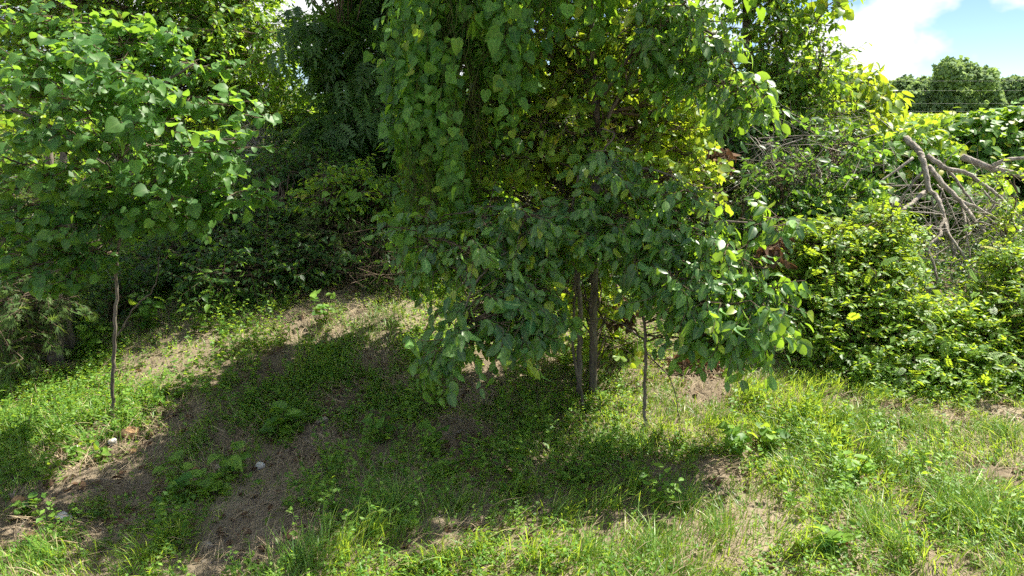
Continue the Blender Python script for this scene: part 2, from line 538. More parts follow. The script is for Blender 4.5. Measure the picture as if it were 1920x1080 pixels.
T["small_lo"] = leaf_template([(0.29, 0.45)], [0.0, 1.0], 0.25, 0.25)
T["tiny"] = dict(v=np.array([(0, 0, 0), (0.28, 0.5, 0.05), (0, 1, -0.12), (-0.28, 0.5, 0.05)]), f=np.array([(0, 1, 2), (0, 2, 3)]), lx=np.array([0, .3, 0, .3]))
T["broad"] = leaf_template([(0.34, 0.12), (0.42, 0.45), (0.22, 0.80)], [0.0, 0.45, 1.0], 0.18, 0.30)
T["locust"] = compound_template(6, 0.27, 0.082, 0.18, 0.35)
T["pinnate"] = compound_template(6, 0.36, 0.075, 0.22, 0.40)
T["clump"] = dict(v=np.array([(0, 0, 0), (0.45, 0.45, 0.1), (0.1, 1, -0.15), (-0.4, 0.6, 0.12), (0.0, 0.5, 0.25)]),
                  f=np.array([(0, 1, 4), (1, 2, 4), (2, 3, 4), (3, 0, 4)]), lx=np.array([.3] * 5))
T["clod"] = dict(v=np.array([(0, -.5, 0), (.5, 0, 0), (0, .5, 0), (-.5, 0, 0), (0.05, 0.1, .45)]), f=np.array([(0, 1, 4), (1, 2, 4), (2, 3, 4), (3, 0, 4)]), lx=np.array([.3] * 5))
# needle spray for the cedars: five fine spikes
_v, _f = [], []
for k, (ax, L) in enumerate(((-0.7, .6), (-0.35, .8), (0, 1.0), (0.35, .8), (0.7, .6))):
    d = np.array([math.sin(ax), math.cos(ax)]); s = np.array([d[1], -d[0]]) * 0.055
    o = np.array([0, 0.08 * k]); i = len(_v)
    for q, z in ((o - s, 0), (o + s, 0), (o + d * L, -0.1 * L)):
        _v.append((q[0], q[1], z))
    _f.append((i, i + 1, i + 2))
T["needle"] = dict(v=np.array(_v), f=np.array(_f), lx=np.full(15, 0.3))


def frames(along, normal):
    a = nrm(along)
    n = normal - (normal * a).sum(1, keepdims=True) * a
    n = nrm(n)
    x = np.cross(a, n)
    return x, a, n


def leaf_bulk(tm, S):
    """S: dict of pos, x, a, n, size, rnd -> verts, tris, attrs"""
    v = tm["v"]
    k = S["size"][:, None, None]
    X = S["pos"][:, None, :] + k * (v[None, :, 0:1] * S["x"][:, None, :] * S["w"][:, None, None] + v[None, :, 1:2] * S["a"][:, None, :]
                                    + v[None, :, 2:3] * S["n"][:, None, :] * S["c"][:, None, None])
    nv = len(v)
    tris = (tm["f"][None] + (np.arange(len(S["pos"])) * nv)[:, None, None]).reshape(-1, 3)
    return X.reshape(-1, 3), tris, dict(rnd=np.repeat(S["rnd"], nv), lx=np.tile(tm["lx"], len(S["pos"])))


REG = []            # every leaf set, resolved at the end


def leaf_set(parent, tkey, mat, pos, along, normal, size, single=True, minpx=13, part="crown"):
    n = len(pos)
    x, a, nn = frames(along, normal)
    S = dict(parent=parent, t=tkey, mat=mat, pos=pos, x=x, a=a, n=nn, size=size * np.ones(n), rnd=rng.random(n),
             w=0.85 + 0.3 * rng.random(n), c=np.where(rng.random(n) < 0.12, -1.0, 1.0) * np.clip(np.abs(rng.normal(1.0, 0.6, n)), 0.55, 2.4), single=single, minpx=minpx, part=part)
    REG.append(S)
    return S


KEEP = ("pos", "x", "a", "n", "size", "rnd", "w", "c")


def blob(u, v, y, ru, rv, ry):
    c = P(u, v, y)
    d = project(c)[2][0]
    return (c, np.array([ru / F * d, ry, rv / F * d]))


def sprays(parent, blobs, ncl, ntw, nlf, tkey, mat, size, tw_len=0.25, spread=0.12, shell=0.45, droop=0.25, leaf_down=0.5,
           n_up=0.8, n_out=0.4, n_rand=0.5, skel=None, twig_mat=None, twig_r=0.0025, single=True, minpx=13, flat=0.5, out=0.8, keep=None,
           limb_r=0.007, side=0.7, front=0.0, part="crown", light=0.0, ragged=0.0, bias=(0, 0, 0), centers=None):
    if centers is not None:
        cc, d = centers
        blobs = [(cc[0], np.ones(3))]; ncl = len(cc)
    vol = np.array([np.prod(r) ** 0.7 for _, r in blobs]); vol /= vol.sum()
    bi = rng.choice(len(blobs), ncl, p=vol)
    bc = np.array([b[0] for b in blobs])[bi]; br = np.array([b[1] for b in blobs])[bi]
    if centers is None:
        d = nrm(rng.normal(size=(ncl, 3)))
    if front:
        d[:, 1] -= front; d = nrm(d)
    rad = rng.random(ncl) ** shell
    if ragged:
        rad = rad * (1 + ragged * rng.normal(size=ncl))
    if centers is None:
        cc = bc + d * rad[:, None] * br
    gz = H(cc[:, 0], cc[:, 1]) + 0.04
    cc[:, 2] = np.maximum(cc[:, 2], gz)
    if keep is not None:
        k = keep(cc); cc, d = cc[k], d[k]
    ncl = len(cc)
    # twigs
    ci = np.repeat(np.arange(ncl), ntw)
    m = len(ci)
    off = rng.normal(size=(m, 3)) * spread * np.array([1, 1, flat])
    st = cc[ci] + off
    td = nrm(d[ci] * out + rng.normal(size=(m, 3)) * 0.6 * np.array([1, 1, flat + 0.2]) + np.array([0, 0, 0.25 - droop]))
    L = tw_len * rng.uniform(0.55, 1.3, m)
    end = st + td * L[:, None] + np.array([0, 0, -1]) * (droop * 0.6 * L)[:, None]
    # leaves
    li = np.repeat(np.arange(m), nlf)
    j = np.tile(np.arange(nlf), m)
    t = (j + 0.6 + 0.5 * rng.random(len(j))) / nlf
    t = np.minimum(t, 1.0)
    q = st[li] + td[li] * (L[li] * t)[:, None] + np.array([0, 0, -1.0]) * (droop * 0.6 * L[li] * t * t)[:, None]
    sd = nrm(np.cross(td[li], np.array([0, 0, 1.0]) + rng.normal(size=(len(li), 3)) * 0.25))
    sg = np.where((j % 2) == 0, 1.0, -1.0)[:, None]
    al = nrm(td[li] * 0.55 + sd * sg * side + np.array([0, 0, -leaf_down]) + rng.normal(size=(len(li), 3)) * 0.25)
    nr = np.array([0, 0, n_up]) + d[ci][li] * n_out + rng.normal(size=(len(li), 3)) * n_rand + SUN_DIR * light + np.array(bias)
    sz = rng.uniform(size[0], size[1], len(li)) * (0.55 + 0.62 * rng.random(len(li)))
    q = q + al * (sz * 0.15)[:, None]
    leaf_set(parent, tkey, mat, q, al, nr, sz, single, minpx, part)
    parts = [sticks1(st, end, twig_r, twig_r * 0.5)]
    parts.append(sticks1(cc[ci], st, twig_r * 1.3, twig_r))
    if skel is not None and ncl:
        sk = np.asarray(skel)
        dd = np.linalg.norm(cc[:, None] - sk[None] + np.array([0, 0, 0.0]), axis=2) + 1.5 * np.maximum(0, sk[None, :, 2] - cc[:, None, 2] + 0.1)
        near = sk[dd.argmin(1)]
        ln = np.linalg.norm(cc - near, axis=1, keepdims=True)
        mid = (cc + near) / 2 + rng.normal(size=cc.shape) * 0.08 * ln + np.array([0, 0, 0.06]) * ln
        parts.append(sticks(near, mid, limb_r, limb_r * 0.8)); parts.append(sticks(mid, cc, limb_r * 0.8, limb_r * 0.5))
    v, f = join(parts)
    link("twig_mass", make_mesh("twig_mass", v, f), twig_mat or M["twig"], parent, kind="stuff")
    return cc


def trunk(parent, pts, r0, r1, name="trunk", mat="bark", sides=9, n=8, wob=0.003, lump=0.07):
    p = smooth_path(pts, n)
    p = p + rng.normal(size=p.shape) * wob * np.array([1, 1, 0.3])
    rad = np.linspace(r0, r1, len(p))
    if name == "trunk":
        rad[0] *= 1.55; rad[1] *= 1.22; rad[2] *= 1.07
    v, f = tube(p, rad, 0, sides, lump)
    link(name, make_mesh(name, v, f), M[mat], parent)
    return p


# ------------------------------------------------------------------ ground, field, hills
def axis_lines(inner0, inner1, step, outer0, outer1):
    mid = np.arange(inner0, inner1 + 1e-6, step)
    g = []; s = step; x = inner1
    while x < outer1:
        s *= 1.28; x += s; g.append(x)
    h = []; s = step; x = inner0
    while x > outer0:
        s *= 1.28; x -= s; h.append(x)
    return np.array(h[::-1] + list(mid) + g)


gx = axis_lines(-5.5, 5.5, 0.045, -900, 900)
gy = axis_lines(1.0, 9.0, 0.045, -60, 1500)
GX, GY = np.meshgrid(gx, gy)
GZ = H(GX, GY)
nx, ny = len(gx), len(gy)
idx = np.arange(nx * ny).reshape(ny, nx)
a_, b_, c_, d_ = idx[:-1, :-1].ravel(), idx[:-1, 1:].ravel(), idx[1:, 1:].ravel(), idx[1:, :-1].ravel()
tri = np.vstack([np.stack([a_, b_, c_], 1), np.stack([a_, c_, d_], 1)])
link("ground", make_mesh("ground", np.stack([GX, GY, GZ], -1).reshape(-1, 3), tri), M["ground"], kind="structure")

# crop field: low rows of leafy crop on the flat land past the bank
fx = np.linspace(-260, 260, 261); fy = np.concatenate([np.arange(11.5, 40, 0.35), np.arange(40, 128, 1.2)])
FX, FY = np.meshgrid(fx, fy)
FZ = H(FX, FY) + 0.02 + 0.16 * sstep(11.5, 14, FY) * (0.6 + 0.5 * np.sin(FY * 5.2)) * (0.7 + 0.6 * vnoise(FX * 1.3, FY * 1.3, 4))
n1, n2 = len(fx), len(fy)
idx = np.arange(n1 * n2).reshape(n2, n1)
a_, b_, c_, d_ = idx[:-1, :-1].ravel(), idx[:-1, 1:].ravel(), idx[1:, 1:].ravel(), idx[1:, :-1].ravel()
link("field", make_mesh("field", np.stack([FX, FY, FZ], -1).reshape(-1, 3), np.vstack([np.stack([a_, b_, c_], 1), np.stack([a_, c_, d_], 1)])),
     M["field"], kind="structure")
# crop leaves standing on the field near enough to show
n = 26000
yy = 12 + 40 * rng.random(n) ** 1.6
xx = yy * rng.uniform(-0.75, 0.85, n)
pp = np.stack([xx, yy, H(xx, yy) + 0.12 + 0.12 * rng.random(n)], 1)
S = leaf_set(None, "clump", M["yellow"], pp, rng.normal(size=(n, 3)) + [0, 0, 0.6], np.array([0, -0.2, 1.0]) + 0.4 * rng.normal(size=(n, 3)), rng.uniform(0.10, 0.22, n), single=False)
S["stuff"] = ("crop_plants", "low yellow green crop leaves covering the field behind the bank", "crop")

hx = np.linspace(-900, 900, 181)
ridge = 26 + 14 * np.sin(hx * 0.006 + 1.0) + 10 * vnoise(hx * 0.02, hx * 0 + 2, 6) + 3.0 * vnoise(hx * 0.15, hx * 0, 9)
rows = []
for k, (yy, s) in enumerate(((900, 0.0), (940, 0.45), (1000, 0.85), (1080, 1.0), (1300, 0.6))):
    rows.append(np.stack([hx, np.full_like(hx, yy) + 30 * np.sin(hx * 0.01), ridge * s], 1))
V = np.vstack(rows); n1, n2 = len(hx), len(rows)
idx = np.arange(n1 * n2).reshape(n2, n1)
a_, b_, c_, d_ = idx[:-1, :-1].ravel(), idx[:-1, 1:].ravel(), idx[1:, 1:].ravel(), idx[1:, :-1].ravel()
link("hills", make_mesh("hills", V, np.vstack([np.stack([a_, b_, c_], 1), np.stack([a_, c_, d_], 1)])), M["hill"], kind="structure")

# ------------------------------------------------------------------ far tree line
FT = [(1672, 148, 118), (1700, 140, 112), (1735, 140, 116), (1762, 134, 110), (1798, 112, 104), (1838, 146, 112), (1868, 140, 116), (1905, 138, 110),
      (1650, 150, 122), (1720, 152, 106), (1785, 142, 120), (1850, 152, 106), (1890, 150, 120), (1935, 140, 112), (1620, 146, 118), (1585, 150, 115),
      (520, 170, 120), (560, 186, 125), (600, 188, 122), (1640, 158, 128), (1690, 156, 128), (1745, 154, 128), (1815, 152, 128), (1875, 152, 128), (1925, 150, 128)]
FNAMES = ["slim tree at the left end of the far tree line", "rounded tree in the far line, left of the tallest one",
          "dense tree in the far line above the field strip", "broad tree just left of the tallest far tree",
          "tallest tree of the far tree line, broad domed crown", "low tree just right of the tallest far tree",
          "rounded far tree above the right vine mound", "far tree at the right edge of the photo",
          "far tree half hidden by the yellow green shrub", "low dark tree in front of the far line, above the field strip",
          "far tree peeping out behind the tallest one", "small dark tree at the foot of the tallest far tree",
          "far tree behind the right end of the tree line", "far tree cut by the right border", "far tree behind the yellow green shrub",
          "far tree behind the small right hand tree", "haze tinted far tree seen left of the gap between the left trees",
          "haze tinted far tree low in the gap between the left trees", "haze tinted far tree at the right of the gap between the left trees",
          "low back row tree beside the yellow green shrub", "low back row tree left of the field strip", "low back row tree over the middle of the field strip",
          "low back row tree peeping past the tallest far tree", "low back row tree above the right vine mound", "low back row tree at the right border"]
for (u, vtop, y), lab in zip(FT, FNAMES):
    top = P(u, vtop + (7 if vtop > 115 else 0), y)
    base = np.array([top[0], y, float(H(top[0], y))])
    h = top[2] - base[2]
    t = thing("far_tree", lab, "tree", base, "trees of the far tree line")
    trunk(t, [base, base + [0.1, 0, h * 0.45], base + [0.0, 0, h * 0.8]], 0.22, 0.06, sides=6, n=3)
    w = h * rng.uniform(0.42, 0.58)
    bl = [(base + [0, 0, h * 0.55], np.array([w, w, h * 0.38]))]
    for k in range(9):
        bl.append((base + [rng.uniform(-0.8, 0.8) * w, rng.uniform(-0.8, 0.3) * w, h * rng.uniform(0.2, 0.85)], np.array([w * 0.4, w * 0.4, h * 0.15])))
    bl.append((base + [0, 0, h * 0.85], np.array([w * 0.5, w * 0.5, h * 0.15])))
    bl.append((base + [0, -w * 0.4, h * 0.18], np.array([w * 0.9, w * 0.5, h * 0.18])))
    cl = []
    for c, r in bl:
        nn_ = int(260)
        dd = nrm(rng.normal(size=(nn_, 3)))
        cl.append((c + dd * (rng.random(nn_) ** 0.3)[:, None] * r, dd))
    pos = np.vstack([c for c, _ in cl]); dd = np.vstack([d for _, d in cl])
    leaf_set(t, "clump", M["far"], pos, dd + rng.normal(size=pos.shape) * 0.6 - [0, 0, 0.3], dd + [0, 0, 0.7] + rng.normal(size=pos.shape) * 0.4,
             rng.uniform(0.35, 0.85, len(pos)), single=False)

# wire fence at the field edge
yf = 14.0
zb = float(H(8, yf))
fence = thing("wire_fence", "thin wire fence strung along the near edge of the field", "fence", (8.0, yf, zb))
xs = [P(1560, 200, yf)[0], P(1985, 200, yf)[0] + 0.3, P(1985, 200, yf)[0] + 5.0]
for x in xs:
    z0 = float(H(x, yf))
    v, f = tube([(x, yf, z0 - 0.2), (x + 0.01, yf, z0 + 0.7), (x, yf + 0.01, z0 + 1.5)], 0.05, 0.045, 8, 0.05)
    link("post", make_mesh("post", v, f), M["post"], fence)
for vv in (150, 168, 192, 207):
    z = P(1760, vv, yf)[2]
    t_ = np.linspace(0, 1, 25)
    px = xs[0] + (xs[-1] - xs[0]) * t_
    seg = np.where(px < xs[1], (px - xs[0]) / (xs[1] - xs[0]), (px - xs[1]) / (xs[-1] - xs[1]))
    pz = z - 0.02 * 4 * seg * (1 - seg)
    v, f = tube(np.stack([px, np.full(25, yf - 0.055), pz], 1), 0.0012, 0.0012, 5, 0.0)
    link("wire", make_mesh("wire", v, f), M["wire"], fence)

# ------------------------------------------------------------------ background trees on the bank
def tree(name, label, cat, base, stems, group=None, mat="bark", sides=8):
    t = thing(name, label, cat, base, group)
    sk = []
    for i, (pts, r0, r1) in enumerate(stems):
        sk.append(trunk(t, pts, r0, r1, "trunk" if i == 0 else "branch", mat, sides))
    return t, np.vstack(sk)


def G(u, y, v=300):
    """ground point below pixel column u at distance y"""
    x = P(u, v, y)[0]
    return np.array([x, y, float(H(x, y))])


# large fine-leaved tree behind the left sapling
b = G(330, 8.6)
t, sk = tree("background_tree", "large bright fine leaved tree on the bank behind the left sapling", "tree", b,
             [([b, P(325, 150, 8.6), P(300, -120, 8.6), P(310, -420, 8.6)], 0.11, 0.04), ([P(325, 150, 8.6), P(430, 20, 8.4), P(490, -60, 8.3)], 0.05, 0.02),
              ([P(318, 60, 8.6), P(160, -20, 8.5), P(60, -90, 8.6)], 0.05, 0.02)])
sprays(t, [blob(330, 60, 8.5, 190, 130, 0.9), blob(470, 120, 8.2, 105, 110, 0.6), blob(200, 40, 8.4, 170, 120, 0.8), blob(440, 30, 8.4, 50, 60, 0.6),
           blob(60, 60, 8.6, 150, 130, 0.9), blob(380, 200, 8.1, 110, 60, 0.5), blob(260, -120, 8.6, 220, 90, 0.9), blob(500, 190, 8.2, 70, 40, 0.4)],
       640, 5, 8, "small", M["fine"], (0.065, 0.105), 0.28, 0.15, skel=sk, n_up=0.7, n_rand=0.5, minpx=15, light=0.3)

# dark tree with compound leaves right of the gap
b = G(712, 7.6)
t, sk = tree("compound_leaf_tree", "dark tree with long compound leaves between the gap and the vine curtain", "tree", b,
             [([b, P(722, 240, 7.6), P(716, 60, 7.6), P(700, -200, 7.6)], 0.075, 0.035), ([P(722, 250, 7.6), P(670, 150, 7.4), P(640, 80, 7.3)], 0.03, 0.012),
              ([P(735, 330, 7.5), P(690, 210, 7.3), P(705, 160, 7.3)], 0.022, 0.012)])
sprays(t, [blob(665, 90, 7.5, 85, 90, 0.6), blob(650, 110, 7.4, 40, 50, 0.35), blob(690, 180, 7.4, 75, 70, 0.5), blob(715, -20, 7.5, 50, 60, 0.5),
           blob(650, 245, 7.5, 90, 50, 0.4), blob(720, 30, 7.6, 70, 90, 0.6), blob(740, -180, 7.6, 110, 120, 0.8), blob(600, -215, 5.5, 130, 60, 0.45), blob(690, -230, 6.6, 120, 70, 0.6)],  # unseen lobes above the frame added to shade understory and bank
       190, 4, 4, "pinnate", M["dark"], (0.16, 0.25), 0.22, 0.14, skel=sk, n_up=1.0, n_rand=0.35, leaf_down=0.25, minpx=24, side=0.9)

# tree wall behind the vine-draped tree
b = G(1060, 8.2)
t, sk = tree("background_tree", "shaded tree standing behind the vine draped tree", "tree", b,
             [([b, P(1050, 200, 8.2), P(1060, -60, 8.2), P(1040, -400, 8.2)], 0.10, 0.04), ([P(1050, 180, 8.2), P(900, 40, 8.0), P(840, -60, 8.0)], 0.04, 0.02),
              ([P(1055, 120, 8.2), P(1200, 40, 8.2), P(1300, -60, 8.2)], 0.04, 0.02)])
sprays(t, [blob(880, 60, 8.1, 140, 130, 0.6), blob(1060, 80, 8.2, 150, 130, 0.7), blob(1230, 90, 8.2, 130, 120, 0.6), blob(1050, -160, 8.2, 330, 140, 1.0), blob(1120, -430, 7.9, 330, 190, 1.1), blob(850, -250, 8.0, 200, 120, 0.9), blob(880, -200, 6.3, 130, 60, 0.45), blob(1050, -420, 6.8, 150, 90, 0.5), blob(1230, -620, 7.9, 250, 150, 1.0),  # unseen high lobes added here to cast shade on the bank
           blob(960, 230, 8.0, 200, 70, 0.5), blob(1190, 240, 8.0, 170, 60, 0.5)],
       640, 5, 7, "small", M["fine"], (0.07, 0.115), 0.30, 0.16, skel=sk, n_rand=0.6, single=False)

# small tree right of the vine curtain, seen against the sky
b = G(1440, 6.6)
t, sk = tree("young_tree", "loose yellow green young tree seen against the clouds right of the vine curtain", "tree", b,
             [([b, P(1420, 200, 6.6), P(1402, 80, 6.6), P(1395, -160, 6.6)], 0.055, 0.03), ([P(1500, 250, 6.5), P(1470, 90, 6.5), P(1455, 0, 6.5), P(1470, -80, 6.5)], 0.016, 0.008),
              ([P(1470, 90, 6.5), P(1530, 40, 6.4), P(1560, 5, 6.4), P(1592, 14, 6.4)], 0.009, 0.004), ([P(1490, 230, 6.5), P(1530, 150, 6.4), P(1545, 80, 6.4)], 0.014, 0.006)])
sprays(t, [blob(1430, 50, 6.6, 60, 70, 0.4), blob(1490, 120, 6.5, 60, 70, 0.4), blob(1420, 170, 6.6, 60, 70, 0.4), blob(1520, 180, 6.5, 45, 55, 0.35),
           blob(1400, -80, 6.6, 80, 90, 0.5), blob(1490, 30, 6.5, 45, 45, 0.3), blob(1460, 230, 6.5, 70, 40, 0.4)],
       300, 4, 6, "small", M["fine"], (0.05, 0.085), 0.18, 0.10, skel=sk, n_rand=0.6, minpx=14, limb_r=0.005, ragged=0.1, light=0.2)
# the shoot with round leaves at its tip
sh = smooth_path([P(1470, 60, 6.4), P(1515, 10, 6.4), P(1550, 2, 6.4), P(1592, 16, 6.4)], 5)
q = sh[3:]; q = np.repeat(q, 2, 0) + rng.normal(size=(2 * len(q), 3)) * 0.03
leaf_set(t, "round", M["yellow"], q, np.array([0.4, 0, -0.7]) + rng.normal(size=q.shape) * 0.3, np.array([0, -0.7, 0.6]) + rng.normal(size=q.shape) * 0.3, np.full(len(q), 0.085))

# yellow-green shrub left of the field
b = G(1620, 7.4)
t, sk = tree("yellow_green_shrub", "bright yellow green shrub left of the field strip", "shrub", b,
             [([b, P(1622, 260, 7.4), P(1625, 170, 7.4)], 0.02, 0.008), ([b + [0.05, 0, 0], P(1580, 230, 7.3), P(1570, 180, 7.3)], 0.015, 0.006)])
sprays(t, [blob(1590, 190, 7.4, 60, 50, 0.4), blob(1630, 205, 7.4, 30, 35, 0.3), blob(1560, 240, 7.3, 70, 45, 0.4), blob(1640, 255, 7.3, 40, 30, 0.3), blob(1610, 280, 7.1, 110, 40, 0.4)],
       150, 4, 7, "oval", M["yellow"], (0.08, 0.13), 0.20, 0.10, skel=sk, leaf_down=0.7, minpx=14, light=0.2)

# ------------------------------------------------------------------ mounds of vine and undergrowth
def mound(name, label, cat, base, blobs, ncl, ntw, nlf, tkey, mat, size, group=None, **kw):
    t = thing(name, label, cat, base, group)
    nb = 2 if name == "locust_sprout" else 7
    sk = []
    for k in range(nb):
        c, r = blobs[rng.integers(len(blobs))]
        g0 = np.array([c[0] + rng.normal() * 0.1, c[1] + rng.normal() * 0.1, 0]); g0[2] = float(H(g0[0], g0[1])) - 0.02
        top = c + rng.normal(size=3) * r * 0.4
        top[2] = max(top[2], g0[2] + 0.15)
        sk.append(trunk(t, [g0, (g0 + top) / 2 + rng.normal(size=3) * 0.04, top], 0.004 if nb == 2 else 0.009, 0.003, "stem", "twig", 5, 4, 0.004))
    sprays(t, blobs, ncl, ntw, nlf, tkey, mat, size, skel=np.vstack(sk), **kw)
    return t


mound("vine_mound", "big heap of glossy vine leaves beyond the cut branches at the right edge", "vine", G(1850, 7.2),
      [blob(1835, 262, 7.2, 70, 35, 0.45), blob(1905, 240, 7.2, 60, 32, 0.4), blob(1805, 300, 7.0, 55, 28, 0.35), blob(1900, 300, 7.0, 80, 35, 0.4), blob(1970, 250, 7.2, 60, 40, 0.5)],
      330, 4, 5, "heart", M["mound"], (0.055, 0.095), tw_len=0.12, spread=0.07, n_up=0.5, n_out=0.8, n_rand=0.35, leaf_down=0.6, minpx=14, shell=0.2, light=0.2)
mound("vine_mound", "leafy vines around the upper end of the cut branch", "vine", G(1690, 6.6),
      [blob(1690, 285, 6.7, 50, 20, 0.3), blob(1660, 345, 6.6, 60, 35, 0.35), blob(1740, 305, 6.8, 50, 25, 0.35), blob(1600, 310, 6.6, 45, 25, 0.3), blob(1790, 370, 6.4, 100, 40, 0.3)],
      260, 4, 5, "heart", M["mound"], (0.05, 0.085), tw_len=0.13, spread=0.08, n_out=0.6, minpx=13, shell=0.3)
mound("pale_vine_mound", "low mound of pale dusty leaves between dry twigs and locust bush", "vine", G(1540, 5.6),
      [blob(1540, 375, 5.3, 60, 20, 0.25), blob(1490, 390, 5.2, 40, 15, 0.2), blob(1600, 365, 5.4, 40, 15, 0.2), blob(1570, 410, 5.1, 60, 14, 0.2)],
      120, 4, 5, "heart", M["mound"], (0.038, 0.062), tw_len=0.09, spread=0.05, n_out=0.5, minpx=13, shell=0.3)
mound("lit_shrub", "small sunlit shrub on the dark bank left of the vine curtain", "shrub", G(650, 5.6),
      [blob(640, 345, 5.6, 35, 30, 0.2), blob(605, 375, 5.5, 30, 22, 0.2), blob(685, 365, 5.7, 35, 25, 0.2), blob(640, 410, 5.4, 22, 25, 0.12), blob(560, 395, 5.7, 40, 18, 0.2)],
      110, 4, 7, "oval", M["fine"], (0.036, 0.06), tw_len=0.15, spread=0.07, minpx=13)
mound("bank_undergrowth", "undergrowth with leaves darkened for shade covering the bank beside the left sapling", "undergrowth", G(430, 5.4),
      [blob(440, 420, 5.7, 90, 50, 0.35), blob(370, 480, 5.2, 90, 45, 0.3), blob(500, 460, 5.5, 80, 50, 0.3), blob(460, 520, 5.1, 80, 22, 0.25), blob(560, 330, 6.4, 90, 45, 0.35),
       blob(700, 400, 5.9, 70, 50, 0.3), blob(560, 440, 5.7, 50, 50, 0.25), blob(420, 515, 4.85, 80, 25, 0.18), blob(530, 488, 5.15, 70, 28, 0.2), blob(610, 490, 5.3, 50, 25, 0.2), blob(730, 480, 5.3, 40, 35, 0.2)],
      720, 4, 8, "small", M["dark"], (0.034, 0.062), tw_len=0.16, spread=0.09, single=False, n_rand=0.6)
mound("bank_undergrowth", "shaded bushy growth below the compound leaved tree on top of the bank", "undergrowth", G(640, 7.4),
      [blob(620, 240, 7.8, 110, 40, 0.4), blob(560, 260, 7.9, 60, 40, 0.3), blob(690, 290, 7.5, 80, 50, 0.4), blob(600, 310, 7.3, 110, 40, 0.35)],
      190, 4, 7, "small", M["fine"], (0.05, 0.085), tw_len=0.18, spread=0.1, single=False)
mound("thicket", "tangled leafy thicket in the gap behind the hanging vines", "thicket", G(1080, 5.9),
      [blob(1000, 330, 5.9, 130, 80, 0.4), blob(1130, 300, 6.0, 120, 90, 0.4), blob(1060, 420, 5.7, 180, 70, 0.4), blob(900, 400, 5.9, 120, 90, 0.4), blob(1250, 330, 6.0, 120, 80, 0.4),
       blob(1150, 520, 5.4, 130, 60, 0.3), blob(950, 520, 5.6, 150, 50, 0.3), blob(1230, 600, 5.2, 120, 40, 0.25)],
      330, 4, 6, "small", M["yellow"], (0.035, 0.065), tw_len=0.18, spread=0.11, single=False, n_rand=0.8)
mound("left_thicket", "dark tangled shrubs behind the left sapling's trunk", "thicket", G(90, 5.9),
      [blob(60, 330, 6.2, 150, 90, 0.4), blob(150, 430, 5.9, 160, 70, 0.4), blob(280, 500, 5.7, 70, 60, 0.3), blob(20, 470, 5.9, 90, 80, 0.35), blob(330, 400, 6.3, 90, 80, 0.4),
       blob(320, 520, 5.5, 50, 40, 0.25), blob(-60, 400, 6, 100, 150, 0.4)],
      330, 4, 7, "small", M["fine"], (0.045, 0.075), tw_len=0.18, spread=0.1, single=False, n_rand=0.7)
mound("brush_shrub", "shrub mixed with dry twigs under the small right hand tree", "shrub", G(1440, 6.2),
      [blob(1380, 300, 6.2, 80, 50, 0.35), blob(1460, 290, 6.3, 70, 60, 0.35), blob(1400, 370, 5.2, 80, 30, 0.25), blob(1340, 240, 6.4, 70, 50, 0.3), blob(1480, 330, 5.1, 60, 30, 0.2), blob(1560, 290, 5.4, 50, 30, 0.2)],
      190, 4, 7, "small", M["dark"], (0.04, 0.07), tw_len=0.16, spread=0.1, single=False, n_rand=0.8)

# locust bushes
LB = [("locust_bush", "leafy locust bush below the cut branches, beside the oval leaved sapling", G(1590, 4.2),
       [blob(1550, 560, 4.4, 60, 45, 0.25), blob(1620, 520, 4.5, 60, 40, 0.22), blob(1570, 640, 4.2, 75, 45, 0.25), blob(1640, 680, 4.05, 75, 35, 0.2), blob(1640, 435, 4.7, 50, 30, 0.2), blob(1540, 460, 4.6, 50, 32, 0.2), blob(1650, 600, 4.3, 60, 45, 0.25), blob(1560, 700, 4.05, 50, 25, 0.15)], 400),
      ("locust_bush", "bright locust bush under the tips of the bare branches", G(1760, 4.1),
       [blob(1740, 600, 4.3, 70, 25, 0.2), blob(1790, 650, 4.15, 90, 35, 0.25), blob(1740, 700, 4.0, 90, 32, 0.2), blob(1830, 630, 4.2, 60, 30, 0.2), blob(1730, 655, 4.15, 75, 35, 0.25), blob(1820, 695, 4.0, 80, 35, 0.2)], 380),
      ("locust_bush", "locust bush growing against the right edge of the photo", G(1900, 4.1),
       [blob(1905, 500, 4.5, 30, 26, 0.15), blob(1900, 575, 4.3, 45, 32, 0.2), blob(1910, 655, 4.15, 75, 45, 0.25), blob(1900, 710, 4.0, 80, 32, 0.2), blob(1990, 610, 4.3, 75, 90, 0.35)], 320),
      ("locust_sprout", "small yellow green locust sprout among the bare branches", G(1880, 5.0), [blob(1865, 330, 5.0, 35, 12, 0.1), blob(1890, 420, 4.95, 22, 22, 0.08), blob(1895, 365, 5.0, 25, 14, 0.08)], 6)]
for nm, lab, b, bl, nc in LB:
    tt = mound(nm, lab, "bush", b, bl, nc, 5, 12, "tiny", M["locust"], (0.030, 0.054), tw_len=0.15, spread=0.06, n_up=0.8, n_out=0.4, n_rand=0.45,
               leaf_down=0.2, side=1.1, single=False, shell=0.35, light=0.25, ragged=0.1, twig_r=0.0018)
    sprays(tt, bl, nc // 4, 4, 3, "locust", M["locust"], (0.06, 0.10), 0.10, 0.07, n_up=0.9, n_out=0.4, n_rand=0.4, leaf_down=0.25, side=0.9, minpx=22, shell=0.15, front=0.3, light=0.25, ragged=0.1)

mound("added_dark_shrub", "low dark leaved shrub added to deepen the shade at the left edge", "shrub", G(70, 4.5, 640),  # dark leaved filler added to make the understory look more shaded
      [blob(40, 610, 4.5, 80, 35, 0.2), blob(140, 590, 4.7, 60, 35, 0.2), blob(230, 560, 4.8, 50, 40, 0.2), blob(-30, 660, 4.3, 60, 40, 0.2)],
      130, 4, 8, "small", M["dark"], (0.03, 0.055), tw_len=0.13, spread=0.07, single=False, n_rand=0.7)

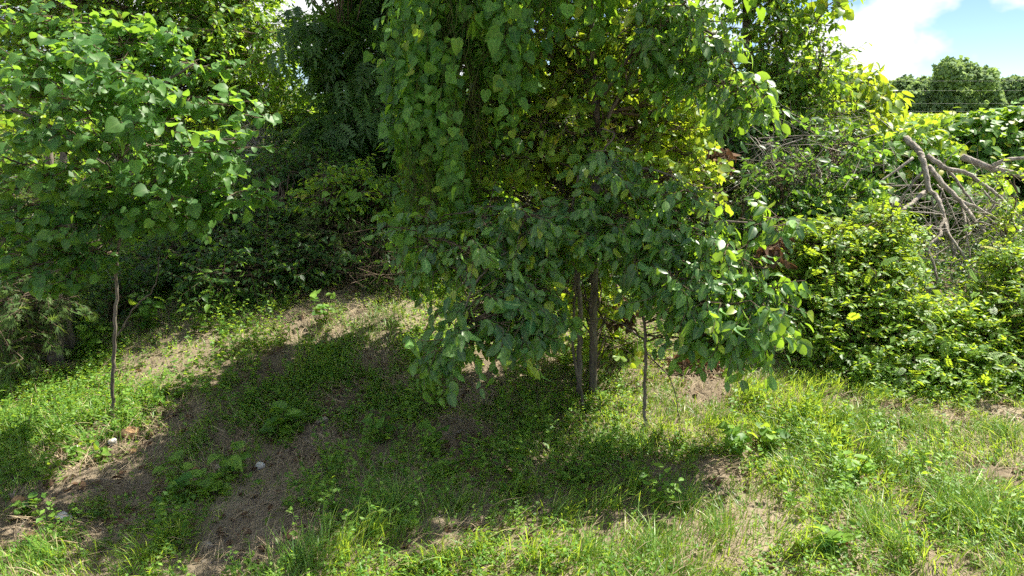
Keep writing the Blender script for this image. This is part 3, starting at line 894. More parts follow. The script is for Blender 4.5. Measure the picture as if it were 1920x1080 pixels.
# dry twig tangle
def brush(name, label, blobs, n, mat, ln, r, cat="brush"):
    t = thing(name, label, cat, np.array([blobs[0][0][0], blobs[0][0][1], float(H(*blobs[0][0][:2]))]))
    vol = np.array([np.prod(b[1]) for b in blobs]); vol /= vol.sum()
    bi = rng.choice(len(blobs), n, p=vol)
    c = np.array([b[0] for b in blobs])[bi] + rng.normal(size=(n, 3)) * np.array([b[1] for b in blobs])[bi] * 0.55
    d = nrm(rng.normal(size=(n, 3)) * [1.0, 0.7, 0.9])
    L = rng.uniform(*ln, n)[:, None]
    a, b = c - d * L / 2, c + d * L / 2
    for q in (a, b):
        q[:, 2] = np.maximum(q[:, 2], H(q[:, 0], q[:, 1]) + 0.005)
    rr = rng.uniform(*r, n)
    big = np.argsort(-rr)[:14]
    sm = np.setdiff1d(np.arange(n), big)
    for i in big:
        pth = smooth_path([a[i], (a[i] + b[i]) / 2 + rng.normal(size=3) * 0.05, b[i]], 5)
        v, f = tube(pth, rr[i] * 1.3, rr[i] * 0.5, 6)
        link("stick", make_mesh("stick", v, f), mat, t)
    e = a[sm] + (b[sm] - a[sm]) * rng.uniform(0.3, 0.8, (len(sm), 1))
    e2 = e + nrm(d[sm] + rng.normal(size=(len(sm), 3)) * 0.7) * L[sm] * 0.4
    v, f = join([sticks(a[sm], b[sm], rr[sm], rr[sm] * 0.4), sticks(e, e2, rr[sm] * 0.6, rr[sm] * 0.3)])
    link("twig_mass", make_mesh("twig_mass", v, f), mat, t, kind="stuff")
    return t


brush("dry_brush", "tangle of bleached dry twigs left of the cut branches", [blob(1500, 300, 5.9, 110, 70, 0.3), blob(1580, 270, 6.2, 60, 60, 0.3), blob(1430, 350, 5.8, 90, 50, 0.25), blob(1540, 440, 5.0, 60, 45, 0.2), blob(1480, 300, 5.2, 80, 60, 0.25), blob(1390, 400, 5.0, 50, 60, 0.2)], 300, M["drytwig"], (0.15, 0.6), (0.0013, 0.004))
brush("dry_brush", "dark dry root tangle at the foot of the shady bank", [blob(690, 480, 5.3, 60, 40, 0.22), blob(640, 460, 5.5, 50, 45, 0.22), blob(720, 515, 5.0, 60, 20, 0.18)], 480, M["twig"], (0.12, 0.45), (0.0012, 0.004))
brush("dry_brush", "dry vine stems tangled in the gap of the vine curtain", [blob(1010, 280, 5.5, 90, 130, 0.25), blob(1120, 330, 5.6, 80, 120, 0.25), blob(1050, 440, 5.4, 120, 60, 0.2)], 300, M["drytwig"], (0.15, 0.6), (0.001, 0.0035))
brush("dry_brush", "pale bare twigs behind the left sapling's trunk", [blob(200, 540, 5.4, 110, 60, 0.25), blob(300, 560, 5.2, 60, 50, 0.2), blob(110, 450, 5.8, 120, 80, 0.3)], 230, M["drytwig"], (0.2, 0.6), (0.001, 0.003))
brush("dry_brush", "straw coloured dry stalks on the bank in the gap between the left trees", [blob(490, 280, 7.6, 35, 40, 0.2), blob(470, 320, 7.2, 40, 25, 0.2)], 200, M["drytwig"], (0.2, 0.6), (0.0015, 0.0035))
brush("dry_brush", "bare twigs lying behind the cut branches at the right", [blob(1800, 390, 5.8, 110, 50, 0.25), blob(1850, 450, 5.5, 80, 60, 0.25), blob(1660, 370, 5.9, 60, 60, 0.25)], 100, M["drytwig"], (0.2, 0.8), (0.0015, 0.004))

# cedars in the shade
def cedar(label, base, blobs, ncl, stem):
    t, sk = tree("cedar", label, "cedar", base, stem, sides=8)
    sprays(t, blobs, ncl, 5, 9, "needle", M["cedar"], (0.04, 0.07), tw_len=0.16, spread=0.08, skel=sk, droop=0.45, leaf_down=0.3, n_rand=0.8, single=False, side=0.4)
    return t


b = gp(106, 684)
cedar("cedar with shaded trunk at the left edge, nearer of two", b, [blob(60, 560, b[1] - 0.1, 60, 45, 0.3), blob(10, 640, b[1] - 0.3, 50, 50, 0.25), blob(20, 560, b[1], 70, 60, 0.3)], 52,
      [([b - [0, 0, 0.05], P(104, 580, b[1]), P(100, 440, b[1] + 0.1), P(90, 250, b[1] + 0.2)], 0.045, 0.02)])
b = gp(132, 668)
cedar("cedar with leaning dark trunk just right of the nearer left cedar", b, [blob(120, 420, b[1] + 0.2, 60, 80, 0.3)], 36,
      [([b - [0, 0, 0.05], P(126, 590, b[1]), P(118, 440, b[1] + 0.2), P(120, 250, b[1] + 0.4)], 0.038, 0.02)])
b = G(605, 5.35)
cedar("tiny drooping sunlit cedar on the dark bank", b, [blob(605, 425, 5.35, 16, 22, 0.08), blob(610, 465, 5.3, 20, 25, 0.08)], 40,
      [([b - [0, 0, 0.02], P(604, 460, 5.37), P(600, 390, 5.4)], 0.012, 0.004)])

# ------------------------------------------------------------------ left sapling (round leaves)
b = gp(207, 793)
yl = b[1]
t, sk = tree("redbud_sapling", "slim sapling with big round leaves standing in the left foreground", "tree", b,
             [([b - [0, 0, 0.05], P(213, 700, yl), P(217, 600, yl), P(220, 490, yl), P(226, 380, yl), P(220, 240, yl + 0.1), P(205, 100, yl + 0.1)], 0.0098, 0.0045),
              ([P(224, 420, yl), P(300, 330, yl - 0.2), P(380, 270, yl - 0.35), P(440, 260, yl - 0.4)], 0.010, 0.004),
              ([P(226, 380, yl), P(140, 270, yl - 0.2), P(40, 210, yl - 0.2), P(-60, 180, yl - 0.2)], 0.010, 0.004),
              ([P(222, 300, yl), P(290, 180, yl - 0.1), P(360, 120, yl - 0.2)], 0.009, 0.004),
              ([P(222, 440, yl), P(150, 420, yl - 0.3), P(80, 430, yl - 0.4)], 0.009, 0.004),
              ([P(219, 523, yl), P(208, 523, yl - .02)], 0.004, 0.003),
              ([P(221, 630, yl), P(250, 580, yl - 0.05), P(288, 540, yl - 0.1), P(300, 480, yl - 0.1)], 0.005, 0.002)])
RB = dict(bias=(0.1, -0.3, 0), skel=sk, n_up=0.9, n_out=0.35, n_rand=0.55, leaf_down=0.45, ragged=0.12, minpx=16, limb_r=0.004, front=0.3, light=0.5, flat=0.35)
LIMBS = [(470, 232, -.3), (455, 272, -.35), (400, 190, -.2), (392, 122, 0), (330, 75, 0), (255, 55, .1), (180, 45, .1), (90, 50, .1), (20, 40, .15), (-60, 90, .1), (-80, 180, 0), (-80, 260, -.1),
         (10, 150, -.4), (100, 165, -.5), (200, 130, -.42), (300, 165, -.42), (250, 230, -.5), (120, 240, -.5), (20, 260, -.45), (350, 290, -.45), (440, 345, -.3), (468, 362, -.25), (390, 392, -.2),
         (320, 370, -.4), (200, 330, -.45), (80, 340, -.45), (0, 370, -.4), (-60, 420, -.2), (110, 430, -.45), (60, 505, -.42), (130, 515, -.4), (15, 470, -.4), (260, 420, -.3),
         (100, 200, .35), (300, 200, .35), (200, 120, .35), (380, 260, .3), (20, 300, .35), (420, 310, .1), (60, 110, -.2), (150, 90, -.2), (40, 430, -.1)]
cc_, dd_ = [], []
for lu, lv, ldy in LIMBS:
    e_ = P(lu, lv, yl + ldy)
    sv = min(max(lv + 70 + abs(lu - 215) * 0.25, 150), 440)
    s_ = P(220, sv, yl + 0.03)
    mid_ = (s_ + e_) / 2 + np.array([0, 0, 0.05 + 0.03 * rng.normal()])
    pth = smooth_path([s_, mid_, e_], 5)
    v_, f_ = tube(pth, 0.0048, 0.0015, 5, 0.05)
    link("branch", make_mesh("branch", v_, f_), M["bark"], t)
    for tt_ in np.linspace(0.38, 1.0, 6):
        k_ = tt_ * (len(pth) - 1); a0 = int(min(k_, len(pth) - 2)); fr_ = k_ - a0
        cc_.append(pth[a0] * (1 - fr_) + pth[a0 + 1] * fr_ + rng.normal(size=3) * 0.02)
        dd_.append(nrm(e_ - s_ + rng.normal(size=3) * 0.1))
cc_, dd_ = np.array(cc_), np.array(dd_)
RB.update(skel=None, ragged=0, front=0.15)
low = cc_[:, 2] < P(220, 375, yl)[2]
sprays(t, None, 0, 4, 5, "round", M["redbud"], (0.032, 0.058), 0.12, 0.034, centers=(cc_[~low], dd_[~low]), **RB)
RB.update(leaf_down=0.7, n_up=0.8, light=0.2)
sprays(t, None, 0, 5, 5, "round", M["redbud"], (0.032, 0.058), 0.12, 0.045, centers=(cc_[low], dd_[low]), **RB)

# ------------------------------------------------------------------ vine draped tree in the centre
b = gp(1112, 742)
yc = b[1]
b2 = gp(1084, 748)
t, sk = tree("vine_draped_tree", "tall tree at centre smothered in hanging heart leaved vines", "tree", b,
             [([b - [0, 0, 0.05], P(1113, 620, yc), P(1115, 490, yc + .02), P(1122, 300, yc + 0.1), P(1110, 60, yc + 0.15), P(1090, -260, yc + 0.2), P(1080, -700, yc + .2)], 0.022, 0.016),
              ([b2 - [0, 0, 0.05], P(1087, 640, b2[1]), P(1084, 520, b2[1]), P(1062, 380, yc + 0.3), P(960, 100, yc + 0.5), P(880, -120, yc + 0.4)], 0.016, 0.010),
              ([P(1118, 380, yc + 0.06), P(1050, 120, yc + 0.5), P(900, -60, yc + 0.4), P(810, -200, yc + 0.3)], 0.012, 0.008),
              ([P(1120, 260, yc + 0.1), P(1220, 60, yc + 0.1), P(1290, -120, yc + 0.1)], 0.011, 0.007)])
# unseen crown above the frame, lobes added to shade the lower left slope
sprays(t, [blob(990, -120, yc + 0.3, 110, 70, 0.45), blob(1080, -150, yc + 0.4, 150, 100, 0.55), blob(1090, -270, yc + 0.4, 130, 90, 0.5), blob(1180, -220, yc - 0.15, 140, 90, 0.35), blob(1290, -110, yc - 0.2, 80, 50, 0.25), blob(1080, -330, yc - 0.1, 130, 80, 0.4)],
       120, 5, 6, "heart", M["vine"], (0.05, 0.08), 0.18, 0.12, skel=sk, single=False)
# the dense shaded mass behind the hanging strands
sprays(t, [blob(850, 130, yc + 0.6, 50, 190, 0.3), blob(900, 40, yc + 0.8, 70, 120, 0.45), blob(890, 260, yc + 0.7, 70, 110, 0.35), blob(815, 380, yc + 0.5, 40, 80, 0.25)],
       125, 5, 6, "heart", M["vine"], (0.045, 0.075), 0.18, 0.12, skel=sk, single=False)


sprays(t, [blob(1180, 240, yc + 0.45, 60, 50, 0.2), blob(1260, 230, yc + 0.5, 60, 60, 0.2), blob(1060, 290, yc + 0.5, 50, 40, 0.2), blob(1290, 310, yc + 0.45, 50, 40, 0.2), blob(1150, 130, yc + .5, 80, 50, .2), blob(980, 200, yc + .5, 50, 60, .2), blob(1240, 330, yc + .1, 60, 40, .15), blob(1130, 620, yc + .35, 60, 50, .15), blob(1120, 540, yc + .4, 50, 40, .15), blob(1040, 90, yc + .3, 60, 60, .15), blob(1200, 60, yc + .25, 70, 60, .15), blob(1290, 160, yc + .3, 50, 70, .15), blob(1080, 360, yc + .3, 70, 30, .15), blob(1000, 260, yc + .15, 60, 60, .12), blob(1090, 200, yc + .1, 60, 60, .12)],
       275, 4, 6, "heart", M["yellow"], (0.032, 0.056), 0.14, 0.08, skel=sk, n_rand=0.7, minpx=18)  # yellow green copy of the vine leaves: backlit glow put into colour


def curtain(parent, u0, u1, v0, v1, y, depth, n, size, step=0.026, mat="vine", ragged=0.35, taper=0.0, face=0.8):
    tops = np.array([P((u0 + u1) / 2, v0, y)])[0]
    half = (P(u1, (v0 + v1) / 2, y)[0] - P(u0, (v0 + v1) / 2, y)[0]) / 2
    zt, zbm = P(u0, v0, y)[2], P(u0, v1, y)[2]
    xc = P((u0 + u1) / 2, (v0 + v1) / 2, y)[0]
    st_a, st_b, pos, nor, al = [], [], [], [], []
    for k in range(n):
        an = rng.uniform(0, 2 * math.pi)
        rr = math.sqrt(rng.uniform(0.35, 1.0))
        ox, oy = math.cos(an) * rr, math.sin(an) * rr
        top = np.array([xc + ox * half, y + oy * depth, zt + rng.normal() * 0.1])
        end_z = zbm + abs(rng.normal()) * ragged * (zt - zbm) * 0.6
        start = zt - rng.random() * 0.5 * (zt - zbm)
        z = np.arange(start, end_z, -step * rng.uniform(0.8, 1.4))
        if len(z) < 3:
            continue
        tt = (zt - z) / (zt - zbm)
        wob = np.cumsum(rng.normal(size=(len(z), 2)) * 0.012, 0)
        p = np.stack([top[0] + wob[:, 0] - ox * half * taper * tt, top[1] + wob[:, 1] - oy * depth * taper * tt, z], 1)
        st_a.append(p[:-1]); st_b.append(p[1:])
        o = np.array([ox, oy - 0.35, 0]) * face
        sgn = np.where(np.arange(len(z)) % 2 == 0, 1.0, -1.0)[:, None]
        q_ = p + o * 0.03 + sgn * np.array([0.03, 0, 0]) + rng.normal(size=p.shape) * 0.012
        ok_ = vnoise(q_[:, 0] * 7 + 3, q_[:, 2] * 5 + q_[:, 1] * 4, 77) > 0.32
        m_ = p.shape
        pos.append(q_[ok_])
        nor.append((o + np.array([0, 0, 0.5]) + rng.normal(size=m_) * 0.48)[ok_])
        al.append((np.array([0, 0, -1.0]) + o * 0.3 + sgn * np.array([0.40, 0, 0]) + rng.normal(size=m_) * 0.38)[ok_])
    pos, nor, al = np.vstack(pos), np.vstack(nor), np.vstack(al)
    # leaf sizes vary along the strands
    sz = rng.uniform(size[0], size[1], len(pos)) * (0.5 + 0.75 * rng.random(len(pos)))
    leaf_set(parent, "heart", M[mat], pos, al, nor, sz, True, 20)
    v, f = sticks1(np.vstack(st_a), np.vstack(st_b), 0.0016, 0.0014)
    link("vine_stem", make_mesh("vine_stem", v, f), M["vinestem"], parent, kind="stuff")


curtain(t, 768, 840, -160, 480, yc - 0.05, 0.20, 62, (0.038, 0.064))
curtain(t, 800, 890, -160, 390, yc - 0.15, 0.20, 56, (0.040, 0.066))
curtain(t, 895, 1000, -160, 230, yc - 0.20, 0.18, 38, (0.040, 0.066), ragged=0.6)
curtain(t, 905, 985, 130, 400, yc - 0.10, 0.14, 10, (0.034, 0.056), ragged=0.6)
curtain(t, 1000, 1100, -160, 110, yc - 0.1, 0.2, 30, (0.040, 0.066), ragged=0.6)
curtain(t, 1100, 1220, -160, 320, yc + 0.0, 0.2, 27, (0.036, 0.062), ragged=0.8)
curtain(t, 1120, 1320, -160, 340, yc + 0.12, 0.16, 12, (0.036, 0.062), mat="yellow", ragged=0.8)  # yellow strands carry the backlit look in their leaf colour
curtain(t, 1220, 1310, -160, 280, yc + 0.05, 0.2, 16, (0.036, 0.060), ragged=0.9)
curtain(t, 780, 850, 330, 560, yc - 0.15, 0.16, 20, (0.034, 0.056), ragged=0.5)

# ------------------------------------------------------------------ oval-leaved saplings in front of it
b = gp(1096, 752) + [0, -0.12, 0]
b[2] = float(H(b[0], b[1]))
yp = b[1]
t, sk = tree("oval_leaf_sapling", "sapling with drooping blue green oval leaves in front of the vine draped tree", "tree", b,
             [([b - [0, 0, 0.05], P(1075, 650, yp), P(1078, 540, yp), P(1070, 430, yp), P(1085, 330, yp)], 0.008, 0.005),
              ([P(1078, 560, yp), P(980, 470, yp - 0.2), P(900, 520, yp - 0.4), P(850, 640, yp - 0.5)], 0.008, 0.003),
              ([P(1072, 460, yp), P(960, 390, yp - 0.1), P(860, 400, yp - 0.1)], 0.008, 0.003),
              ([P(1080, 400, yp), P(1180, 320, yp - 0.1), P(1260, 330, yp - 0.15), P(1320, 360, yp - .2)], 0.008, 0.003),
              ([P(1085, 330, yp), P(1150, 260, yp), P(1130, 240, yp)], 0.006, 0.003),
              ([P(1120, 200, yp + .3), P(1220, 60, yp + .1), P(1330, 60, yp), P(1390, 150, yp - .05), P(1420, 200, yp - .1)], 0.009, 0.003)])
OV = dict(bias=(0.2, -0.45, 0), ragged=0.15, leaf_down=0.75, n_up=0.6, n_out=0.45, n_rand=0.5, minpx=22, limb_r=0.0035, front=0.35, droop=0.45, side=0.6)
sprays(t, [blob(960, 420, yp - 0.1, 90, 45, 0.22), blob(890, 470, yp - 0.25, 60, 50, 0.2), blob(1030, 430, yp - 0.1, 70, 45, 0.22), blob(1130, 320, yp - 0.1, 35, 45, 0.15),
           blob(1100, 420, yp - 0.15, 60, 35, 0.2), blob(1180, 410, yp - 0.2, 50, 40, 0.2), blob(830, 450, yp - 0.1, 40, 45, 0.15)],
       84, 4, 6, "oval", M["persimmon"], (0.042, 0.082), 0.13, 0.06, skel=sk, **OV)
sprays(t, [blob(920, 570, yp - 0.35, 70, 40, 0.2), blob(865, 640, yp - 0.5, 28, 40, 0.12), blob(1000, 560, yp - 0.3, 40, 45, 0.15), blob(990, 620, yp - 0.4, 25, 25, 0.1), blob(970, 510, yp - 0.2, 60, 40, 0.2)],
       50, 4, 6, "oval", M["persimmon"], (0.042, 0.082), 0.13, 0.06, skel=sk, **OV)
sprays(t, [blob(1320, 80, yp, 50, 45, 0.18), blob(1375, 165, yp - 0.1, 35, 35, 0.14), blob(1270, 30, yp, 50, 35, 0.18), blob(1400, 205, yp - 0.1, 25, 18, 0.1), blob(1230, 80, yp + .1, 40, 45, .15)],
       52, 4, 6, "oval", M["persimmon"], (0.040, 0.078), 0.13, 0.06, skel=sk, **OV)
b = gp(1213, 812)
ys = b[1]
t, sk = tree("slender_sapling", "thin pale stemmed sapling with oval leaves right of the twin trunks", "tree", b,
             [([b - [0, 0, 0.04], P(1208, 740, ys), P(1212, 650, ys), P(1205, 560, ys + 0.05), P(1225, 450, ys + 0.1), P(1260, 330, ys + .1)], 0.009, 0.006),
              ([P(1208, 600, ys), P(1300, 520, ys - 0.1), P(1380, 520, ys - 0.15), P(1450, 600, ys - 0.2)], 0.007, 0.003),
              ([P(1222, 470, ys + .1), P(1320, 420, ys), P(1420, 420, ys), P(1490, 440, ys)], 0.007, 0.003),
              ([P(1212, 640, ys), P(1150, 600, ys + 0.2), P(1090, 600, ys + 0.3)], 0.005, 0.002),
              ([P(1212, 660, ys), P(1260, 720, ys + 0.05), P(1275, 800, ys + 0.1)], 0.004, 0.002)])
sprays(t, [blob(1290, 450, ys, 60, 45, 0.2), blob(1370, 470, ys - 0.05, 65, 35, 0.2), blob(1410, 560, ys - 0.1, 45, 55, 0.18), blob(1310, 560, ys - 0.15, 60, 40, 0.2), blob(1250, 500, ys - 0.05, 40, 40, 0.18),
           blob(1340, 620, ys - 0.15, 50, 30, 0.15), blob(1460, 425, ys, 35, 20, 0.12), blob(1425, 640, ys - 0.1, 25, 25, 0.1), blob(1200, 460, ys, 35, 35, 0.16), blob(1290, 370, ys, 45, 35, 0.18)],
       104, 4, 6, "oval", M["persimmon"], (0.042, 0.082), 0.13, 0.06, skel=sk, light=0.3, **OV)

# wilted brown leaf bunches
for lab, bl, n in (("wilted rust brown leaf bunch hanging right of the vine curtain", [blob(1352, 300, 4.6, 20, 14, 0.06)], 14),
                   ("wilted brown leaves dangling between the trunks and the thin sapling", [blob(1165, 585, 4.3, 10, 18, 0.05)], 9),
                   ("brown dead leaves at the foot of the oval leaved sapling", [blob(1300, 690, 4.1, 40, 22, 0.12)], 16),
                   ("small brown withered leaves at the tip of the right sapling", [blob(1462, 462, 4.4, 22, 14, 0.08)], 9)):
    c = bl[0][0]
    tt = thing("wilted_bunch", lab, "dead leaves", c + [0, 0, -0.1])
    v, f = tube(smooth_path([c + [0, 0.25, 0.12], c + [0.02, 0.05, 0.06], c], 5), 0.005, 0.002, 5)
    link("stem", make_mesh("stem", v, f), M["twig"], tt)
    sprays(tt, bl, n, 3, 4, "oval", M["deadleaf"], (0.045, 0.085), 0.06, 0.025, leaf_down=1.2, n_rand=0.9, minpx=12)

# ------------------------------------------------------------------ cut branches on the right
def zp(X, Y):
    return 1600 + X / 3.0, 220 + Y / 3.0


def pline(pts, ya, yb):
    n = len(pts)
    return [P(*zp(*p), ya + (yb - ya) * i / (n - 1)) for i, p in enumerate(pts)]


fb = gp(1790, 560)
t = thing("cut_branch", "grey cut tree limb with bare forked branches leaning on the locust bushes", "branch", (P(1790, 500, 5.2)[0], 5.2, float(H(P(1790, 500, 5.2)[0], 5.2))))
BR = [([(295, 118), (330, 150), (368, 190), (388, 230), (405, 300), (425, 405), (470, 450), (490, 500), (515, 580), (530, 640), (560, 730), (575, 800), (650, 860)], 5.75, 4.95, 7.8, 2.6),
      ([(512, 590), (550, 680), (640, 800), (680, 900), (712, 1075)], 5.2, 4.75, 4.0, 2.0),
      ([(415, 215), (520, 285), (640, 315), (740, 385), (830, 450), (935, 565)], 5.65, 5.1, 6.0, 2.6),
      ([(425, 275), (500, 370), (600, 470), (670, 560), (748, 665)], 5.6, 5.0, 6.5, 3.6),
      ([(598, 470), (700, 510), (830, 590)], 5.3, 5.1, 4.2, 3.0),
      ([(410, 410), (340, 475), (270, 530)], 5.5, 5.2, 5.2, 4.2),
      ([(392, 300), (310, 400), (245, 490)], 5.6, 5.6, 3.6, 2.6),
      ([(530, 292), (610, 400), (690, 500), (800, 600)], 5.6, 5.3, 3.6, 2.0),
      ([(612, 500), (635, 640), (660, 810)], 5.3, 5.0, 3.2, 2.2),
      ([(510, 575), (490, 620), (488, 660), (420, 735), (455, 830), (470, 915)], 5.2, 4.9, 4.2, 3.0),
      ([(488, 650), (450, 615), (390, 615), (340, 670)], 5.15, 5.0, 2.8, 1.8),
      ([(505, 570), (470, 540), (270, 530), (190, 550)], 5.2, 5.0, 2.2, 1.3),
      ([(440, 450), (455, 560), (475, 640), (480, 720), (470, 810)], 5.45, 5.1, 2.4, 1.6),
      ([(655, 812), (800, 840), (955, 902)], 4.98, 4.8, 2.2, 1.3),
      ([(600, 480), (660, 640), (590, 700), (545, 860)], 5.35, 5.05, 2.2, 1.4),
      ([(680, 590), (760, 600), (850, 660)], 5.1, 5.0, 2.8, 1.6),
      ([(720, 400), (800, 480), (900, 520), (1000, 600)], 5.4, 5.2, 2.4, 1.2),
      ([(470, 380), (520, 450), (600, 640)], 5.7, 5.5, 2.6, 1.5)]
for i, (pts, ya, yb, r0, r1) in enumerate(BR):
    p = smooth_path(pline(pts, ya, yb), 5)
    k = ya / F
    p[2:-1] += rng.normal(size=p[2:-1].shape) * 0.0025
    v, f = tube(p, 0.82 * r0 * k, 0.72 * r1 * k, 9 if r0 > 4 else 6, 0.06)
    link("limb" if i == 0 else "branch", make_mesh("branch", v, f), M["deadwood"], t)
# fine twigs on it
ends = []
for pts, ya, yb, r0, r1 in BR:
    p = smooth_path(pline(pts, ya, yb), 5)
    for q in p[len(p) // 2:]:
        if rng.random() < 0.5:
            ends.append(q)
ends = np.array(ends)
to = ends + nrm(rng.normal(size=ends.shape) * [1, .6, .7] + [0.2, 0, -0.4]) * rng.uniform(0.12, 0.4, (len(ends), 1))
v, f = sticks(ends, to, 0.0035, 0.001)
link("twig_mass", make_mesh("twig_mass", v, f), M["drytwig"], t, kind="stuff")
for lab, segs, pos in (("thick cut log lying across the right edge behind the branches", [([(612, 222), (700, 258), (770, 285), (900, 315), (1100, 370)], 6.0, 5.9, 6.6, 5.2), ([(780, 275), (860, 240), (960, 228)], 5.9, 5.8, 4.5, 2.8)], (1860, 320, 6.0)),
                       ("thin pale stick propped left of the cut limb", [([(335, 228), (240, 300), (148, 362)], 5.55, 5.5, 2.8, 1.6)], (1660, 330, 5.5)),
                       ("short straight stick crossing behind the cut limb", [([(208, 386), (300, 384), (396, 380)], 5.8, 5.8, 1.7, 1.3)], (1700, 348, 5.8)),
                       ("pale dead stem poking up through the locust bush", [([(445, 930), (425, 985), (405, 1040), (390, 1250)], 4.75, 4.7, 3.0, 2.6)], (1740, 560, 4.75)),
                       ("two toned stub of dead branch in the right locust bush", [([(805, 735), (850, 800), (880, 880)], 4.9, 4.85, 3.8, 2.4)], (1878, 480, 4.9))):
    pt = P(*pos)
    tt = thing("fallen_branch", lab, "branch", (pt[0], pt[1], float(H(pt[0], pt[1]))))
    for pts, ya, yb, r0, r1 in segs:
        k = ya / F
        v, f = tube(smooth_path(pline(pts, ya, yb), 5), r0 * k, r1 * k, 9, 0.06)
        link("wood", make_mesh("wood", v, f), M["deadwood"], tt)

# ------------------------------------------------------------------ ground cover
BARE = [(180, 885, .2), (300, 850, .24), (100, 960, .2), (240, 920, .22), (330, 800, .2), (430, 840, .15), (20, 1010, .2), (200, 1000, .16),
        (560, 610, .17), (600, 570, .2), (650, 540, .22), (520, 680, .14), (680, 590, .15), (620, 640, .12), (700, 680, .2), (760, 720, .16),
        (640, 760, .18), (590, 830, .17), (540, 880, .17), (480, 950, .17), (430, 1010, .18), (400, 1060, .16), (500, 1040, .15), (570, 990, .12),
        (780, 1030, .12), (880, 740, .22), (920, 700, .16), (860, 820, .2), (1290, 700, .3), (1330, 740, .2), (1400, 850, .14), (1350, 880, .14),
        (1690, 850, .12), (1880, 900, .14), (1580, 765, .15), (1680, 775, .14), (1780, 785, .15), (1880, 780, .14), (880, 1000, .1), (100, 700, .15), (700, 790, .15)]
STONES = [(247, 822), (213, 838), (250, 848), (145, 846), (95, 846), (122, 978), (38, 948), (486, 882), (415, 884), (371, 897), (387, 1030), (604, 796), (186, 800)]
BARE += [(u_, v_ + 12, 0.09) for u_, v_ in STONES]
TRACK = [(690, 515, .16), (650, 538, .17), (610, 562, .17), (578, 595, .15), (555, 630, .13), (530, 670, .11), (505, 705, .10),
         (665, 735, .09), (635, 770, .10), (605, 808, .10), (572, 850, .10), (535, 895, .10), (490, 942, .10), (450, 985, .11), (415, 1030, .11), (390, 1075, .11),
         (190, 890, .10), (260, 872, .10)]
BG = np.array([[*gp(u, v)[:2], r, 0.95] for u, v, r in BARE] + [[*gp(u, v)[:2], r * 1.12, 1.3] for u, v, r in TRACK])


def bare(x, y):
    d = np.zeros_like(x)
    for bx, by, r, am in BG:
        d = np.maximum(d, am * np.exp(-(((x - bx) ** 2 + (y - by) ** 2) / (0.58 * r * r))))
    d = d + 0.9 * (fbm(x * 4.3, y * 4.3, 21, 4) - 0.50)
    return np.clip(d, 0, 1.2)


def scatter(n, x0, x1, y0, y1):
    y = rng.uniform(y0, y1, n)
    x = rng.uniform(x0, x1, n)
    k = np.abs(x) < 0.80 * y + 0.5
    return x[k], y[k]


# grass blades
def blades(x, y, length, width, lean, name, label, mat, cat="grass"):
    n = len(x)
    base = np.stack([x, y, H(x, y) - 0.004], 1)
    az = rng.uniform(0, 2 * math.pi, n)
    # neighbouring blades lean together
    az = az * 0.5 + 2 * math.pi * vnoise(x * 2.2, y * 2.2, 33) * 1.3
    out = np.stack([np.cos(az), np.sin(az), np.zeros(n)], 1)
    ln = lean[:, None]
    L = length[:, None]
    up = np.array([0, 0, 1.0])
    pts = []
    for s in (0.0, 0.35, 0.7, 1.0):
        pts.append(base + L * (s * (1 - 0.5 * ln * s) * up + ln * (s ** 1.8) * out))
    sd = nrm(np.cross(out, up) + rng.normal(size=(n, 3)) * 0.35)
    w = width[:, None]
    V = np.stack([pts[0] - sd * w * 0.6, pts[0] + sd * w * 0.6, pts[1] - sd * w, pts[1] + sd * w, pts[2] - sd * w * 0.8, pts[2] + sd * w * 0.8, pts[3]], 1)
    for k in range(7):
        V[:, k, 2] = np.maximum(V[:, k, 2], H(V[:, k, 0], V[:, k, 1]) + 0.003)
    f = np.array([(0, 1, 3), (0, 3, 2), (2, 3, 5), (2, 5, 4), (4, 5, 6)])
    tris = (f[None] + (np.arange(n) * 7)[:, None, None]).reshape(-1, 3)
    me = make_mesh(name, V.reshape(-1, 3), tris, dict(rnd=np.repeat(rng.random(n), 7), lx=np.full(n * 7, 0.3)))
    link(name, me, mat, kind="stuff", label=label, category=cat)


x, y = scatter(560000, -4.2, 4.6, 1.7, 6.2)
dens = (1 - 0.96 * sstep(0.22, 0.50, bare(x, y)))
pz_u, pz_v, _ = project(np.stack([x, y, H(x, y)], 1))
rightness = sstep(-0.9, 0.9, x + 0.3 * (3.2 - y))
dens *= (0.62 + 0.38 * rightness) * (0.35 + 0.65 * (1 - sstep(3.0, 4.2, y))) * (0.35 + 0.95 * sstep(0.35, 0.6, fbm(x * 1.7, y * 1.7, 14, 3)))
k = rng.random(len(x)) < dens * 0.62
x, y = x[k], y[k]
n = len(x)
tall = 0.45 + 0.9 * sstep(0.4, 0.65, fbm(x * 1.2 + 7, y * 1.2, 17, 3))
blades(x, y, rng.uniform(0.03, 0.115, n) * tall + 0.025, rng.uniform(0.0011, 0.0024, n), rng.uniform(0.2, 0.95, n),
       "grass", "short and long green grass over the sloping foreground", M["grass"])
